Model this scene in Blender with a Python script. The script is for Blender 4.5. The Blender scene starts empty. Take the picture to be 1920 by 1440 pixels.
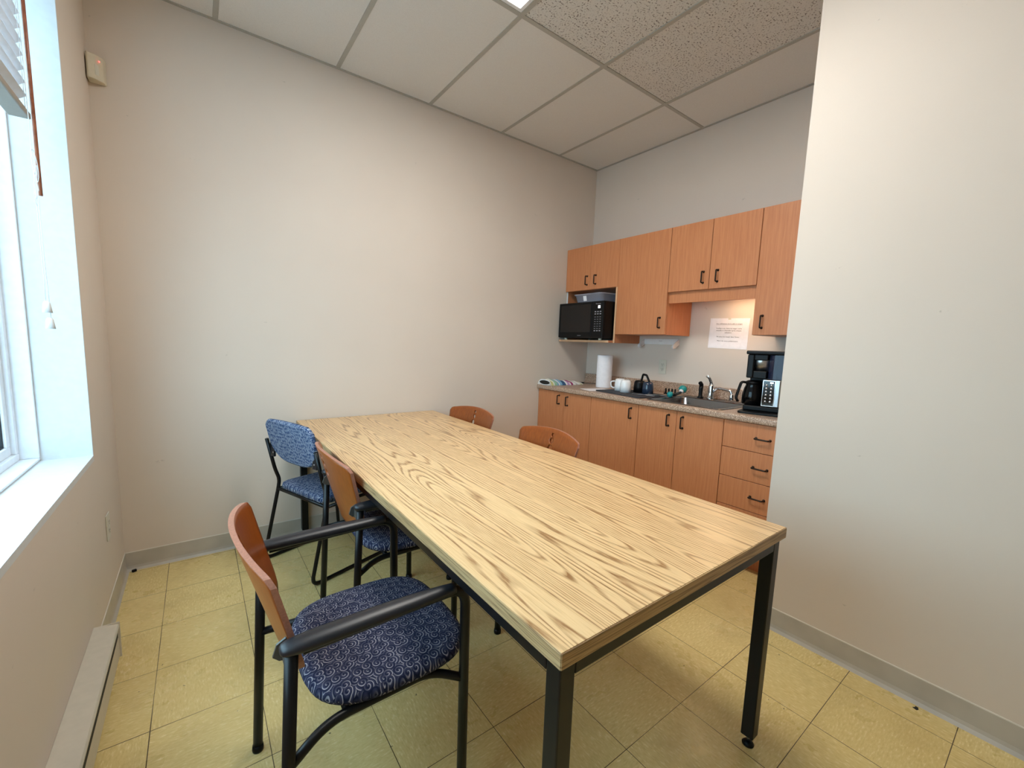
import bpy, bmesh, math, random
from mathutils import Vector, Matrix

sc = bpy.context.scene
COL = sc.collection
rad = math.radians

# ------------------------------------------------------------------ camera
CAM = Vector((0.3525, -2.8808, 1.2740))
yaw, pit, rol = rad(-36.6305), rad(-6.7166), rad(1.9300)
fw = Vector((-math.sin(yaw) * math.cos(pit), math.cos(yaw) * math.cos(pit), math.sin(pit)))
rt = Vector((math.cos(yaw), math.sin(yaw), 0))
up = rt.cross(fw)
cr, sr = math.cos(rol), math.sin(rol)
rt, up = cr * rt + sr * up, -sr * rt + cr * up
cd = bpy.data.cameras.new('camera')
cd.sensor_width = 36
cd.lens = 36 * 789.668 / 1920
cd.shift_x = 5.12 / 1920
cd.shift_y = 15.12 / 1920
cd.clip_start = 0.02
cam = bpy.data.objects.new('camera', cd)
COL.objects.link(cam)
cam.matrix_world = Matrix(((rt.x, up.x, -fw.x, CAM.x), (rt.y, up.y, -fw.y, CAM.y), (rt.z, up.z, -fw.z, CAM.z), (0, 0, 0, 1)))
sc.camera = cam

# ------------------------------------------------------------------ world, light, exposure
world = bpy.data.worlds.new('overcast_sky')
sc.world = world
world.use_nodes = True
wn = world.node_tree
wbg = wn.nodes['Background']
wbg.inputs['Color'].default_value = (0.56, 0.83, 1.0, 1)
wbg.inputs['Strength'].default_value = 7.5

portal = bpy.data.lights.new('window_portal', 'AREA')
portal.shape = 'RECTANGLE'
portal.size = 1.9
portal.size_y = 1.85
portal.cycles.is_portal = True
po = bpy.data.objects.new('window_portal', portal)
po.location = (-0.27, -1.55, 1.69)
po.rotation_euler = (0, rad(-90), 0)
COL.objects.link(po)

TROFFER_POWER = 20.0
CABINET_LAMP = 5.0

sc.view_settings.view_transform = 'Standard'
sc.view_settings.look = 'None'
sc.view_settings.gamma = 1
sc.view_settings.use_curve_mapping = False
sc.view_settings.exposure = 0.05
sc.cycles.use_denoising = True
sc.cycles.max_bounces = 12
sc.cycles.diffuse_bounces = 8
sc.cycles.glossy_bounces = 4
sc.cycles.transparent_max_bounces = 12
sc.cycles.sample_clamp_indirect = 8

# ------------------------------------------------------------------ material helpers
def srgb(r, g, b):
    f = lambda c: (c / 255 / 12.92) if c / 255 <= 0.04045 else ((c / 255 + 0.055) / 1.055) ** 2.4
    return (f(r), f(g), f(b), 1)


class NT:
    def __init__(self, name):
        self.m = bpy.data.materials.new(name)
        self.m.use_nodes = True
        self.t = self.m.node_tree
        self.b = self.t.nodes['Principled BSDF']

    def n(self, kind, **kw):
        nd = self.t.nodes.new(kind)
        for k, v in kw.items():
            setattr(nd, k, v)
        return nd

    def l(self, a, b):
        self.t.links.new(a, b)

    def val(self, x, sock):
        if hasattr(x, 'is_output') or isinstance(x, bpy.types.NodeSocket):
            self.l(x, sock)
        else:
            sock.default_value = x

    def math(self, op, a, b=0.0, c=None):
        nd = self.n('ShaderNodeMath', operation=op)
        self.val(a, nd.inputs[0])
        self.val(b, nd.inputs[1])
        if c is not None:
            self.val(c, nd.inputs[2])
        return nd.outputs[0]

    def coord(self):
        return self.n('ShaderNodeTexCoord').outputs['Object']

    def mapping(self, v, scale=(1, 1, 1), loc=(0, 0, 0), rot=(0, 0, 0)):
        nd = self.n('ShaderNodeMapping')
        self.l(v, nd.inputs['Vector'])
        nd.inputs['Scale'].default_value = scale
        nd.inputs['Location'].default_value = loc
        nd.inputs['Rotation'].default_value = rot
        return nd.outputs[0]

    def noise(self, v, scale=5, detail=2, rough=0.5, dist=0.0):
        nd = self.n('ShaderNodeTexNoise')
        self.l(v, nd.inputs['Vector'])
        nd.inputs['Scale'].default_value = scale
        nd.inputs['Detail'].default_value = detail
        nd.inputs['Roughness'].default_value = rough
        nd.inputs['Distortion'].default_value = dist
        return nd.outputs[0]

    def ramp(self, f, stops, interp='LINEAR'):
        nd = self.n('ShaderNodeValToRGB')
        nd.color_ramp.interpolation = interp
        e = nd.color_ramp.elements
        while len(e) < len(stops):
            e.new(0.5)
        for i, (p, c) in enumerate(stops):
            e[i].position = p
            e[i].color = c if hasattr(c, '__len__') else (c, c, c, 1)
        self.l(f, nd.inputs[0])
        return nd.outputs[0]

    def mix(self, f, a, b, mode='MIX'):
        nd = self.n('ShaderNodeMix', data_type='RGBA', blend_type=mode)
        self.val(f, nd.inputs[0])
        self.val(a, nd.inputs[6])
        self.val(b, nd.inputs[7])
        return nd.outputs[2]

    def set(self, **kw):
        for k, v in kw.items():
            k = {'color': 'Base Color', 'rough': 'Roughness', 'metal': 'Metallic', 'spec': 'Specular IOR Level',
                 'coat': 'Coat Weight', 'trans': 'Transmission Weight', 'alpha': 'Alpha', 'ior': 'IOR',
                 'sheen': 'Sheen Weight'}[k]
            self.val(v, self.b.inputs[k])
        return self

    def bump(self, h, strength=0.2, dist=0.002):
        nd = self.n('ShaderNodeBump')
        nd.inputs['Strength'].default_value = strength
        nd.inputs['Distance'].default_value = dist
        self.l(h, nd.inputs['Height'])
        self.l(nd.outputs[0], self.b.inputs['Normal'])
        return self


def plain(name, col, rough=0.5, metal=0.0, spec=0.5, var=0.03, scale=40, coat=0.0):
    t = NT(name)
    n = t.noise(t.coord(), scale, 2)
    lo = tuple(c * (1 - var) for c in col[:3]) + (1,)
    hi = tuple(min(1, c * (1 + var)) for c in col[:3]) + (1,)
    t.set(color=t.ramp(n, [(0.3, lo), (0.7, hi)]), rough=rough, metal=metal, spec=spec, coat=coat)
    return t.m


def wall_mat():
    t = NT('beige_wall_paint')
    c = t.coord()
    n = t.noise(c, 1.3, 3)
    base = t.ramp(n, [(0.3, srgb(211, 200, 188)), (0.7, srgb(216, 205, 193))])
    # scattered small scuffs
    s = t.noise(t.mapping(c, (9, 9, 22)), 1.0, 3, 0.6)
    s2 = t.noise(t.mapping(c, (60, 60, 60)), 1.0, 2, 0.6)
    sm = t.math('MULTIPLY', t.ramp(s, [(0.70, 0.0), (0.74, 1.0)]), t.ramp(s2, [(0.52, 0.0), (0.6, 1.0)]))
    t.set(color=t.mix(t.math('MULTIPLY', sm, 0.35), base, srgb(120, 112, 104)), rough=0.55, spec=0.3)
    t.bump(t.noise(c, 260, 2), 0.12, 0.001)
    return t.m


def floor_mat():
    t = NT('vinyl_floor_tiles')
    c = t.coord()
    T = 0.3048
    sep = t.n('ShaderNodeSeparateXYZ')
    t.l(c, sep.inputs[0])
    gx = t.math('DIVIDE', t.math('SUBTRACT', sep.outputs[0], 0.180 - 10 * T), T)
    gy = t.math('DIVIDE', t.math('SUBTRACT', sep.outputs[1], -0.334 - 30 * T), T)
    fx, fy = t.math('FRACT', gx), t.math('FRACT', gy)
    ix, iy = t.math('FLOOR', gx), t.math('FLOOR', gy)
    ex = t.math('MINIMUM', fx, t.math('SUBTRACT', 1.0, fx))
    ey = t.math('MINIMUM', fy, t.math('SUBTRACT', 1.0, fy))
    comb = t.n('ShaderNodeCombineXYZ')
    t.l(ix, comb.inputs[0]); t.l(iy, comb.inputs[1])
    wn_ = t.n('ShaderNodeTexWhiteNoise', noise_dimensions='3D')
    t.l(comb.outputs[0], wn_.inputs[0])
    r = wn_.outputs[0]
    wob = t.noise(c, 3.0, 1)
    lw = t.math('ADD', 0.0008, t.math('MULTIPLY', wob, 0.0056))
    line = t.math('LESS_THAN', t.math('MINIMUM', ex, ey), lw)
    # flecks running one way or the other by tile parity
    par = t.math('MODULO', t.math('ADD', ix, iy), 2.0)
    fa = t.noise(t.mapping(c, (45, 170, 1)), 1.0, 3, 0.6)
    fb = t.noise(t.mapping(c, (170, 45, 1)), 1.0, 3, 0.6)
    fl = t.mix(par, fa, fb)
    base = t.ramp(fl, [(0.28, srgb(190, 164, 102)), (0.45, srgb(212, 189, 126)), (0.58, srgb(220, 199, 138)), (0.68, srgb(244, 230, 182))])
    big = t.noise(c, 1.7, 4, 0.55)
    base = t.mix(0.42, base, t.ramp(big, [(0.3, srgb(200, 170, 104)), (0.7, srgb(224, 206, 148))]), 'MIX')
    base = t.mix(t.math('MULTIPLY', r, 0.22), base, srgb(190, 168, 110))
    st = t.noise(t.mapping(c, (5.5, 5.5, 1)), 1.0, 5, 0.62)
    base = t.mix(t.ramp(st, [(0.52, 0.0), (0.80, 0.45)]), base, srgb(168, 144, 94))
    sp = t.noise(c, 55, 1, 0.5)
    sp2 = t.noise(c, 4.0, 2)
    spm = t.math('MULTIPLY', t.ramp(sp, [(0.765, 0.0), (0.785, 1.0)]), t.ramp(sp2, [(0.5, 0.0), (0.55, 1.0)]))
    base = t.mix(t.math('MULTIPLY', spm, 0.8), base, srgb(60, 50, 40))
    col = t.mix(line, base, srgb(74, 58, 34))
    t.set(color=col, rough=t.ramp(t.noise(c, 6, 4, 0.6), [(0.3, 0.22), (0.7, 0.42)]), spec=0.45)
    t.bump(t.math('SUBTRACT', t.math('MULTIPLY', t.noise(c, 7, 2), 0.25), line), 0.25, 0.0015)
    return t.m


def oak_mat(name, tone=1.0, edge=False, along='y'):
    t = NT(name)
    c = t.coord()
    if edge:
        v = t.mapping(c, (1.2, 1.2, 60) if not along == 'x' else (1.2, 1.2, 60))
        g = t.noise(v, 1.0, 3, 0.6)
        fr = t.math('FRACT', t.math('MULTIPLY', g, 9.0))
        col = t.ramp(fr, [(0.0, srgb(125, 98, 66)), (0.35, srgb(176, 143, 100)), (0.8, srgb(190, 160, 116)), (1.0, srgb(125, 98, 66))])
        t.set(color=col, rough=0.4)
        return t.m
    v = t.mapping(c, (5.6, 0.44, 1), (3.1, 1.7, 0))
    g = t.noise(v, 1.0, 1.5, 0.45, 0.25)
    jit = t.noise(t.mapping(c, (70, 3.5, 1)), 1.0, 2, 0.6)
    fr = t.math('FRACT', t.math('ADD', t.math('MULTIPLY', g, 40.0), t.math('MULTIPLY', jit, 0.45)))
    late = t.ramp(fr, [(0.0, 1.0), (0.12, 0.9), (0.30, 0.10), (0.80, 0.0), (0.95, 0.6), (1.0, 1.0)])
    broad = t.noise(t.mapping(c, (3.5, 0.5, 1), (9, 2, 0)), 1.0, 2)
    base = t.ramp(broad, [(0.3, srgb(221, 185, 136)), (0.7, srgb(229, 197, 148))])
    pores = t.noise(t.mapping(c, (420, 9, 1)), 1.0, 2, 0.6)
    base = t.mix(t.ramp(pores, [(0.50, 0.0), (0.66, 0.45)]), base, srgb(188, 146, 92))
    brk = t.ramp(t.noise(t.mapping(c, (160, 14, 1)), 1.0, 2, 0.6), [(0.35, 0.35), (0.6, 1.0)])
    f = t.math('MULTIPLY', t.math('MULTIPLY', late, brk), 0.95)
    col = t.mix(f, base, srgb(140, 96, 54))
    t.set(color=col, rough=0.30, spec=0.5)
    return t.m


def laminate_mat(name, a, b, rough=0.42):
    t = NT(name)
    c = t.coord()
    g = t.noise(t.mapping(c, (90, 90, 5)), 1.0, 3, 0.6)
    big = t.noise(t.mapping(c, (6, 6, 1.2)), 1.0, 2)
    base = t.ramp(g, [(0.3, a), (0.7, b)])
    col = t.mix(t.math('MULTIPLY', big, 0.35), base, tuple(x * 0.85 for x in a[:3]) + (1,))
    t.set(color=col, rough=rough, spec=0.4)
    return t.m


def granite_mat():
    t = NT('speckled_laminate')
    c = t.coord()
    a = t.noise(c, 150, 3, 0.7)
    b = t.noise(c, 60, 3, 0.6)
    col = t.ramp(a, [(0.30, srgb(70, 50, 42)), (0.43, srgb(146, 118, 98)), (0.55, srgb(196, 170, 148)), (0.68, srgb(236, 220, 202))])
    col = t.mix(t.ramp(b, [(0.42, 0.0), (0.62, 0.55)]), col, srgb(158, 130, 110))
    t.set(color=col, rough=0.35, spec=0.5)
    return t.m


def swirl_mat(name, cell, dark, mid, light, gain=1.0, plane='xy'):
    t = NT(name)
    c = t.coord()
    if plane == 'yz':
        sp = t.n('ShaderNodeSeparateXYZ'); t.l(c, sp.inputs[0])
        cb = t.n('ShaderNodeCombineXYZ'); t.l(sp.outputs[1], cb.inputs[0]); t.l(sp.outputs[2], cb.inputs[1])
        c = cb.outputs[0]
    v = t.mapping(c, (1 / cell, 1 / cell, 0))
    vor = t.n('ShaderNodeTexVoronoi', voronoi_dimensions='2D', feature='F1')
    vor.inputs['Scale'].default_value = 1.0
    vor.inputs['Randomness'].default_value = 0.75
    t.l(v, vor.inputs['Vector'])
    sub = t.n('ShaderNodeVectorMath', operation='SUBTRACT')
    t.l(v, sub.inputs[0]); t.l(vor.outputs['Position'], sub.inputs[1])
    s = t.n('ShaderNodeSeparateXYZ'); t.l(sub.outputs[0], s.inputs[0])
    ang = t.math('DIVIDE', t.math('ARCTAN2', s.outputs[1], s.outputs[0]), 2 * math.pi)
    sc_ = t.n('ShaderNodeSeparateColor'); t.l(vor.outputs['Color'], sc_.inputs[0])
    ph = sc_.outputs[0]
    d = vor.outputs['Distance']
    sp_ = t.math('FRACT', t.math('ADD', t.math('ADD', t.math('MULTIPLY', d, 3.1), ang), ph))
    arc = t.math('MULTIPLY', t.math('ADD', t.math('COSINE', t.math('MULTIPLY', t.math('ADD', ang, t.math('MULTIPLY', ph, 0.4)), 2 * math.pi)), 1.15), 0.5)
    ring = t.ramp(sp_, [(0.0, 0.0), (0.50, 0.0), (0.60, 1.0), (0.76, 1.0), (0.86, 0.0), (1.0, 0.0)])
    f = t.math('MULTIPLY', ring, t.math('MULTIPLY', arc, gain))
    f = t.math('MINIMUM', f, 1.0)
    bg = t.ramp(t.math('FRACT', t.math('MULTIPLY', d, 3.1)), [(0.0, mid), (0.4, dark), (1.0, mid)])
    t.set(color=t.mix(f, bg, light), rough=0.9, spec=0.15)
    t.bump(t.math('ADD', t.math('MULTIPLY', f, 0.5), t.math('MULTIPLY', t.noise(c, 900, 1), 0.6)), 0.3, 0.001)
    return t.m


def tile_mat(name, fissured):
    t = NT(name)
    c = t.coord()
    if fissured:
        a = t.noise(c, 110, 2, 0.6)
        b = t.noise(c, 24, 2, 0.5)
        m = t.math('MULTIPLY', t.ramp(a, [(0.57, 0.0), (0.62, 1.0)]), t.ramp(b, [(0.38, 0.3), (0.50, 1.0)]))
        col = t.mix(m, srgb(214, 211, 205), srgb(132, 124, 118))
        t.bump(t.math('MULTIPLY', m, -1.0), 0.5, 0.002)
    else:
        a = t.noise(c, 330, 2, 0.6)
        col = t.ramp(a, [(0.3, srgb(214, 211, 206)), (0.6, srgb(222, 220, 215))])
        t.bump(a, 0.15, 0.001)
    t.set(color=col, rough=0.9, spec=0.1)
    return t.m


def glass_mat():
    t = NT('window_glass')
    tr = t.n('ShaderNodeBsdfTransparent'); tr.inputs[0].default_value = (0.93, 0.97, 0.98, 1)
    gl = t.n('ShaderNodeBsdfGlossy'); gl.inputs['Roughness'].default_value = 0.02
    mx = t.n('ShaderNodeMixShader'); mx.inputs[0].default_value = 0.07
    t.l(tr.outputs[0], mx.inputs[1]); t.l(gl.outputs[0], mx.inputs[2])
    t.l(mx.outputs[0], t.t.nodes['Material Output'].inputs['Surface'])
    return t.m


def smoky_mat(name, tint, mixf):
    t = NT(name)
    tr = t.n('ShaderNodeBsdfTransparent'); tr.inputs[0].default_value = tint
    mx = t.n('ShaderNodeMixShader'); mx.inputs[0].default_value = mixf
    t.l(tr.outputs[0], mx.inputs[1]); t.l(t.b.outputs[0], mx.inputs[2])
    t.l(mx.outputs[0], t.t.nodes['Material Output'].inputs['Surface'])
    return t


def emit_mat(name, col, strength):
    t = NT(name)
    t.set(color=(0.8, 0.8, 0.8, 1))
    t.b.inputs['Emission Color'].default_value = col
    t.b.inputs['Emission Strength'].default_value = strength
    return t.m


def towel_mat():
    t = NT('striped_towel_cloth')
    s = t.n('ShaderNodeSeparateXYZ'); t.l(t.coord(), s.inputs[0])
    x = t.math('FRACT', t.math('DIVIDE', t.math('ADD', s.outputs[0], 0.2), 0.40))
    W, B1, B2, G, L, Mg = srgb(228, 228, 225), srgb(60, 92, 128), srgb(130, 172, 200), srgb(150, 190, 160), srgb(214, 216, 150), srgb(150, 60, 105)
    col = t.ramp(x, [(0.0, W), (0.05, L), (0.12, W), (0.15, G), (0.22, B2), (0.27, W), (0.30, B2), (0.36, B1), (0.46, W), (0.50, srgb(190, 150, 190)),
                     (0.56, W), (0.60, Mg), (0.66, W), (0.74, srgb(190, 190, 190)), (0.80, W), (0.90, L), (0.95, W)], 'CONSTANT')
    t.set(color=col, rough=0.95, spec=0.1)
    t.bump(t.noise(t.coord(), 500, 2), 0.4, 0.001)
    return t.m


M = {}
M['wall'] = wall_mat()
M['floor'] = floor_mat()
M['oak'] = oak_mat('oak_laminate')
M['oak_edge'] = oak_mat('oak_edge_band', edge=True)
M['maple'] = laminate_mat('maple_laminate', srgb(188, 120, 78), srgb(206, 139, 94))
M['maple_edge'] = plain('pale_edge_band', srgb(222, 176, 136), 0.5)
M['granite'] = granite_mat()
M['seat'] = swirl_mat('navy_swirl_fabric', 0.0235, srgb(20, 26, 52), srgb(54, 58, 82), srgb(160, 160, 170), 0.9)
M['seat_fine'] = swirl_mat('blue_squiggle_fabric', 0.018, srgb(30, 42, 72), srgb(52, 72, 112), srgb(196, 204, 216), 1.0)
M['back_fine'] = swirl_mat('blue_squiggle_back_fabric', 0.018, srgb(34, 50, 84), srgb(62, 86, 128), srgb(206, 214, 224), 1.15, 'yz')
M['black'] = plain('black_powder_coat', srgb(12, 12, 14), 0.36, 0, 0.32, 0.1, 300)
M['black_plastic'] = plain('black_plastic', srgb(8, 8, 10), 0.42, 0, 0.22, 0.1)
M['arm'] = plain('dark_arm_plastic', srgb(24, 25, 31), 0.40, 0, 0.5, 0.06, 500)
M['ply'] = laminate_mat('stained_beech_plywood', srgb(128, 62, 19), srgb(150, 78, 26), 0.30)
M['ply_edge'] = plain('plywood_edge', srgb(164, 112, 92), 0.45, 0, 0.4, 0.15, 200)
M['pewter'] = plain('grey_bracket', srgb(96, 96, 92), 0.45, 0.6)
M['white_paint'] = plain('white_sill_paint', srgb(208, 212, 214), 0.4)
M['pvc'] = plain('white_window_vinyl', srgb(228, 234, 240), 0.35)
M['gasket'] = plain('black_gasket', srgb(18, 18, 22), 0.6)
M['tile_plain'] = tile_mat('smooth_ceiling_tile', False)
M['tile_fissured'] = tile_mat('fissured_ceiling_tile', True)
M['tbar'] = plain('grey_ceiling_grid', srgb(172, 169, 160), 0.5)
M['base'] = plain('grey_vinyl_base', srgb(180, 175, 165), 0.35, 0, 0.5, 0.08, 9)
M['base_lip'] = plain('pale_vinyl_lip', srgb(214, 210, 200), 0.4)
M['heater'] = plain('beige_heater_enamel', srgb(196, 190, 176), 0.4)
M['steel'] = plain('brushed_steel', srgb(190, 192, 196), 0.28, 1.0, 0.5, 0.05, 120)
M['sink_steel'] = plain('satin_sink_steel', srgb(128, 130, 134), 0.22, 1.0, 0.5, 0.05, 120)
M['steel_dark'] = plain('bronzed_steel', srgb(104, 90, 76), 0.5, 0.4)
M['chrome'] = plain('chrome', srgb(215, 218, 222), 0.08, 1.0)
M['white_plastic'] = plain('white_plastic', srgb(232, 232, 232), 0.35)
M['ivory'] = plain('ivory_plastic', srgb(206, 204, 190), 0.4)
M['cream'] = plain('cream_plastic', srgb(206, 198, 176), 0.45)
M['paper'] = plain('white_paper', srgb(240, 240, 245), 0.8)
M['ink'] = plain('black_ink', srgb(40, 38, 46), 0.8)
M['towel'] = towel_mat()
M['ceramic'] = plain('white_ceramic', srgb(236, 238, 240), 0.15)
M['navy'] = plain('dark_blue_ceramic', srgb(38, 52, 72), 0.15)
M['rubber'] = plain('charcoal_mat', srgb(52, 54, 60), 0.8)
M['teal'] = plain('teal_plastic', srgb(26, 146, 146), 0.4)
M['glass'] = glass_mat()
M['hole'] = plain('dark_slot', srgb(28, 26, 24), 0.8)
M['blind'] = plain('white_blind_slat', srgb(222, 222, 226), 0.45)
M['blind_rail'] = plain('shaded_blind_rail', srgb(150, 142, 130), 0.5)  # blind colour darkened, the backlit rail's shade put into its tone
M['wand'] = plain('brown_wood_wand', srgb(150, 84, 56), 0.35, 0, 0.5, 0.25, 60)
M['cord'] = plain('white_cord', srgb(225, 228, 232), 0.8)
M['mw_glass'] = plain('black_glass', srgb(10, 11, 14), 0.06)
M['mw_text'] = plain('grey_panel_print', srgb(150, 152, 160), 0.5)
M['red_led'] = emit_mat('red_led', (1, 0.05, 0.05, 1), 3)
M['display'] = emit_mat('white_display', (0.8, 0.9, 1, 1), 2)
M['diffuser'] = emit_mat('lamp_diffuser', (1, 0.96, 0.90, 1), TROFFER_POWER)
M['cab_lamp'] = emit_mat('warm_lamp_lens', (1, 0.66, 0.38, 1), CABINET_LAMP * 6)
M['outdoor'] = plain('pale_concrete', srgb(150, 155, 160), 0.8)
M['bronze'] = plain('dark_bronze_pull', srgb(46, 36, 30), 0.35, 0.7)
_t = smoky_mat('clear_food_tub_plastic', (0.9, 0.92, 0.95, 1), 0.55); _t.set(color=srgb(190, 190, 204), rough=0.25); M['tub'] = _t.m
_t = smoky_mat('smoked_tank_plastic', (0.25, 0.28, 0.4, 1), 0.5); _t.set(color=srgb(50, 54, 80), rough=0.12); M['tank'] = _t.m
_t = smoky_mat('smoked_carafe_glass', (0.12, 0.12, 0.13, 1), 0.5); _t.set(color=srgb(14, 14, 16), rough=0.05); M['carafe'] = _t.m

# ------------------------------------------------------------------ geometry helpers
class MB:
    """collects shapes into one mesh"""
    def __init__(self):
        self.bm = bmesh.new()

    def add(self, other, mi=0, mat=None):
        vm = {}
        for v in other.verts:
            vm[v] = self.bm.verts.new(mat @ v.co if mat else v.co)
        for f in other.faces:
            try:
                nf = self.bm.faces.new([vm[v] for v in f.verts])
                nf.material_index = mi if mi is not None else f.material_index
                nf.smooth = f.smooth
            except ValueError:
                pass
        other.free()
        return self

    def box(self, lo, hi, bev=0.0, mi=0, rot=None, seg=2):
        b = bmesh.new()
        bmesh.ops.create_cube(b, size=1)
        s = [hi[i] - lo[i] for i in range(3)]
        c = [(hi[i] + lo[i]) / 2 for i in range(3)]
        for v in b.verts:
            v.co = Vector((v.co.x * s[0], v.co.y * s[1], v.co.z * s[2]))
        if bev > 0:
            bmesh.ops.bevel(b, geom=b.edges[:], offset=min(bev, min(s) * 0.49), segments=seg, profile=0.5, affect='EDGES')
        mt = Matrix.Translation(c)
        if rot:
            mt = mt @ rot
        return self.add(b, mi, mt)

    def tube(self, path, r, seg=12, mi=0, caps=True, ry=None, upv=(0, 0, 1)):
        """r: number or list; ry: half-height for oval sections"""
        pts = [Vector(p) for p in path]
        n = len(pts)
        rs = r if hasattr(r, '__len__') else [r] * n
        rys = (ry if hasattr(ry, '__len__') else [ry] * n) if ry is not None else rs
        b = bmesh.new()
        prev = None
        rings = []
        for i, p in enumerate(pts):
            tg = ((pts[min(i + 1, n - 1)] - pts[i]).normalized() + (pts[i] - pts[max(i - 1, 0)]).normalized()).normalized()
            if prev is None:
                u = Vector(upv)
                if abs(u.dot(tg)) > 0.95:
                    u = Vector((1, 0, 0))
            else:
                u = prev
            u = (u - tg * u.dot(tg)).normalized()
            prev = u
            s = tg.cross(u)
            rings.append([b.verts.new(p + s * (rs[i] * math.cos(2 * math.pi * k / seg)) + u * (rys[i] * math.sin(2 * math.pi * k / seg))) for k in range(seg)])
        for i in range(n - 1):
            for k in range(seg):
                f = b.faces.new((rings[i][k], rings[i][(k + 1) % seg], rings[i + 1][(k + 1) % seg], rings[i + 1][k]))
                f.smooth = True
        if caps:
            b.faces.new(rings[0][::-1])
            b.faces.new(rings[-1])
        return self.add(b, mi)

    def lathe(self, prof, c=(0, 0, 0), seg=32, mi=0, rot=None, sx=1.0, sy=1.0):
        b = bmesh.new()
        rings = []
        for (r, z) in prof:
            if r < 1e-6:
                rings.append([b.verts.new((0, 0, z))])
            else:
                rings.append([b.verts.new((sx * r * math.cos(2 * math.pi * k / seg), sy * r * math.sin(2 * math.pi * k / seg), z)) for k in range(seg)])
        for a, d in zip(rings, rings[1:]):
            for k in range(seg):
                k2 = (k + 1) % seg
                vs = ([a[0]] if len(a) == 1 else [a[k], a[k2]]) + ([d[0]] if len(d) == 1 else [d[k2], d[k]])
                if len(vs) >= 3:
                    f = b.faces.new(vs)
                    f.smooth = True
        mt = Matrix.Translation(c)
        if rot:
            mt = mt @ rot
        return self.add(b, mi, mt)

    def prism(self, poly, axis, lo, hi, bev=0.0, mi=0, mat=None, smooth=False):
        """poly in the two other axes, extruded along axis lo..hi"""
        b = bmesh.new()
        def P(a, c, t):
            return {'x': (t, a, c), 'y': (a, t, c), 'z': (a, c, t)}[axis]
        A = [b.verts.new(P(a, c, lo)) for a, c in poly]
        B = [b.verts.new(P(a, c, hi)) for a, c in poly]
        b.faces.new(A); b.faces.new(B[::-1])
        for i in range(len(poly)):
            j = (i + 1) % len(poly)
            f = b.faces.new((A[i], B[i], B[j], A[j]))
            f.smooth = smooth
        bmesh.ops.recalc_face_normals(b, faces=b.faces[:])
        if bev > 0:
            es = [e for e in b.edges if (e.verts[0] in A) == (e.verts[1] in A) or True]
            bmesh.ops.bevel(b, geom=es, offset=bev, segments=2, profile=0.5, affect='EDGES')
        return self.add(b, mi, mat)

    def build(self, name, mats, parent=None, loc=None, rotz=None, flat=False):
        bmesh.ops.remove_doubles(self.bm, verts=self.bm.verts[:], dist=1e-6)
        bmesh.ops.recalc_face_normals(self.bm, faces=self.bm.faces[:])
        me = bpy.data.meshes.new(name)
        self.bm.to_mesh(me)
        self.bm.free()
        for m in (mats if isinstance(mats, (list, tuple)) else [mats]):
            me.materials.append(M[m] if isinstance(m, str) else m)
        o = bpy.data.objects.new(name, me)
        COL.objects.link(o)
        if parent:
            o.parent = parent
        if loc:
            o.location = loc
        if rotz is not None:
            o.rotation_euler = (0, 0, rotz)
        return o


def tag(o, label=None, cat=None, group=None, kind=None):
    for k, v in (('label', label), ('category', cat), ('group', group), ('kind', kind)):
        if v:
            o[k] = v
    return o


def thing(name, label, cat, loc=(0, 0, 0), rz=0.0, group=None):
    o = bpy.data.objects.new(name, None)
    o.empty_display_size = 0.05
    o.location = loc
    o.rotation_euler = (0, 0, rz)
    COL.objects.link(o)
    return tag(o, label, cat, group)


def copy_tree(o, parent=None):
    c = o.copy()
    COL.objects.link(c)
    c.parent = parent
    for ch in list(o.children):
        copy_tree(ch, c)
    return c


def fillet(pts, r, n=6):
    pts = [Vector(p) for p in pts]
    rs = r if hasattr(r, '__len__') else [r] * len(pts)
    out = [pts[0]]
    for i in range(1, len(pts) - 1):
        a, b, c = pts[i - 1], pts[i], pts[i + 1]
        d1, d2 = (a - b), (c - b)
        rr = min(rs[i], d1.length * 0.49, d2.length * 0.49)
        p0, p1 = b + d1.normalized() * rr, b + d2.normalized() * rr
        for k in range(n + 1):
            t = k / n
            out.append((1 - t) ** 2 * p0 + 2 * t * (1 - t) * b + t * t * p1)
    out.append(pts[-1])
    return out


def rrect(cx, cy, w, h, r, n=6):
    """rounded rectangle; r: number or 4 radii (from +x+y going counterclockwise)"""
    rr = r if hasattr(r, '__len__') else [r] * 4
    out = []
    for (sx, sy, a0, q) in ((1, 1, 0, rr[0]), (-1, 1, 90, rr[1]), (-1, -1, 180, rr[2]), (1, -1, 270, rr[3])):
        ccx, ccy = cx + sx * (w / 2 - q), cy + sy * (h / 2 - q)
        for k in range(n + 1):
            a = rad(a0 + 90 * k / n)
            out.append((ccx + q * math.cos(a), ccy + q * math.sin(a)))
    return out


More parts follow.
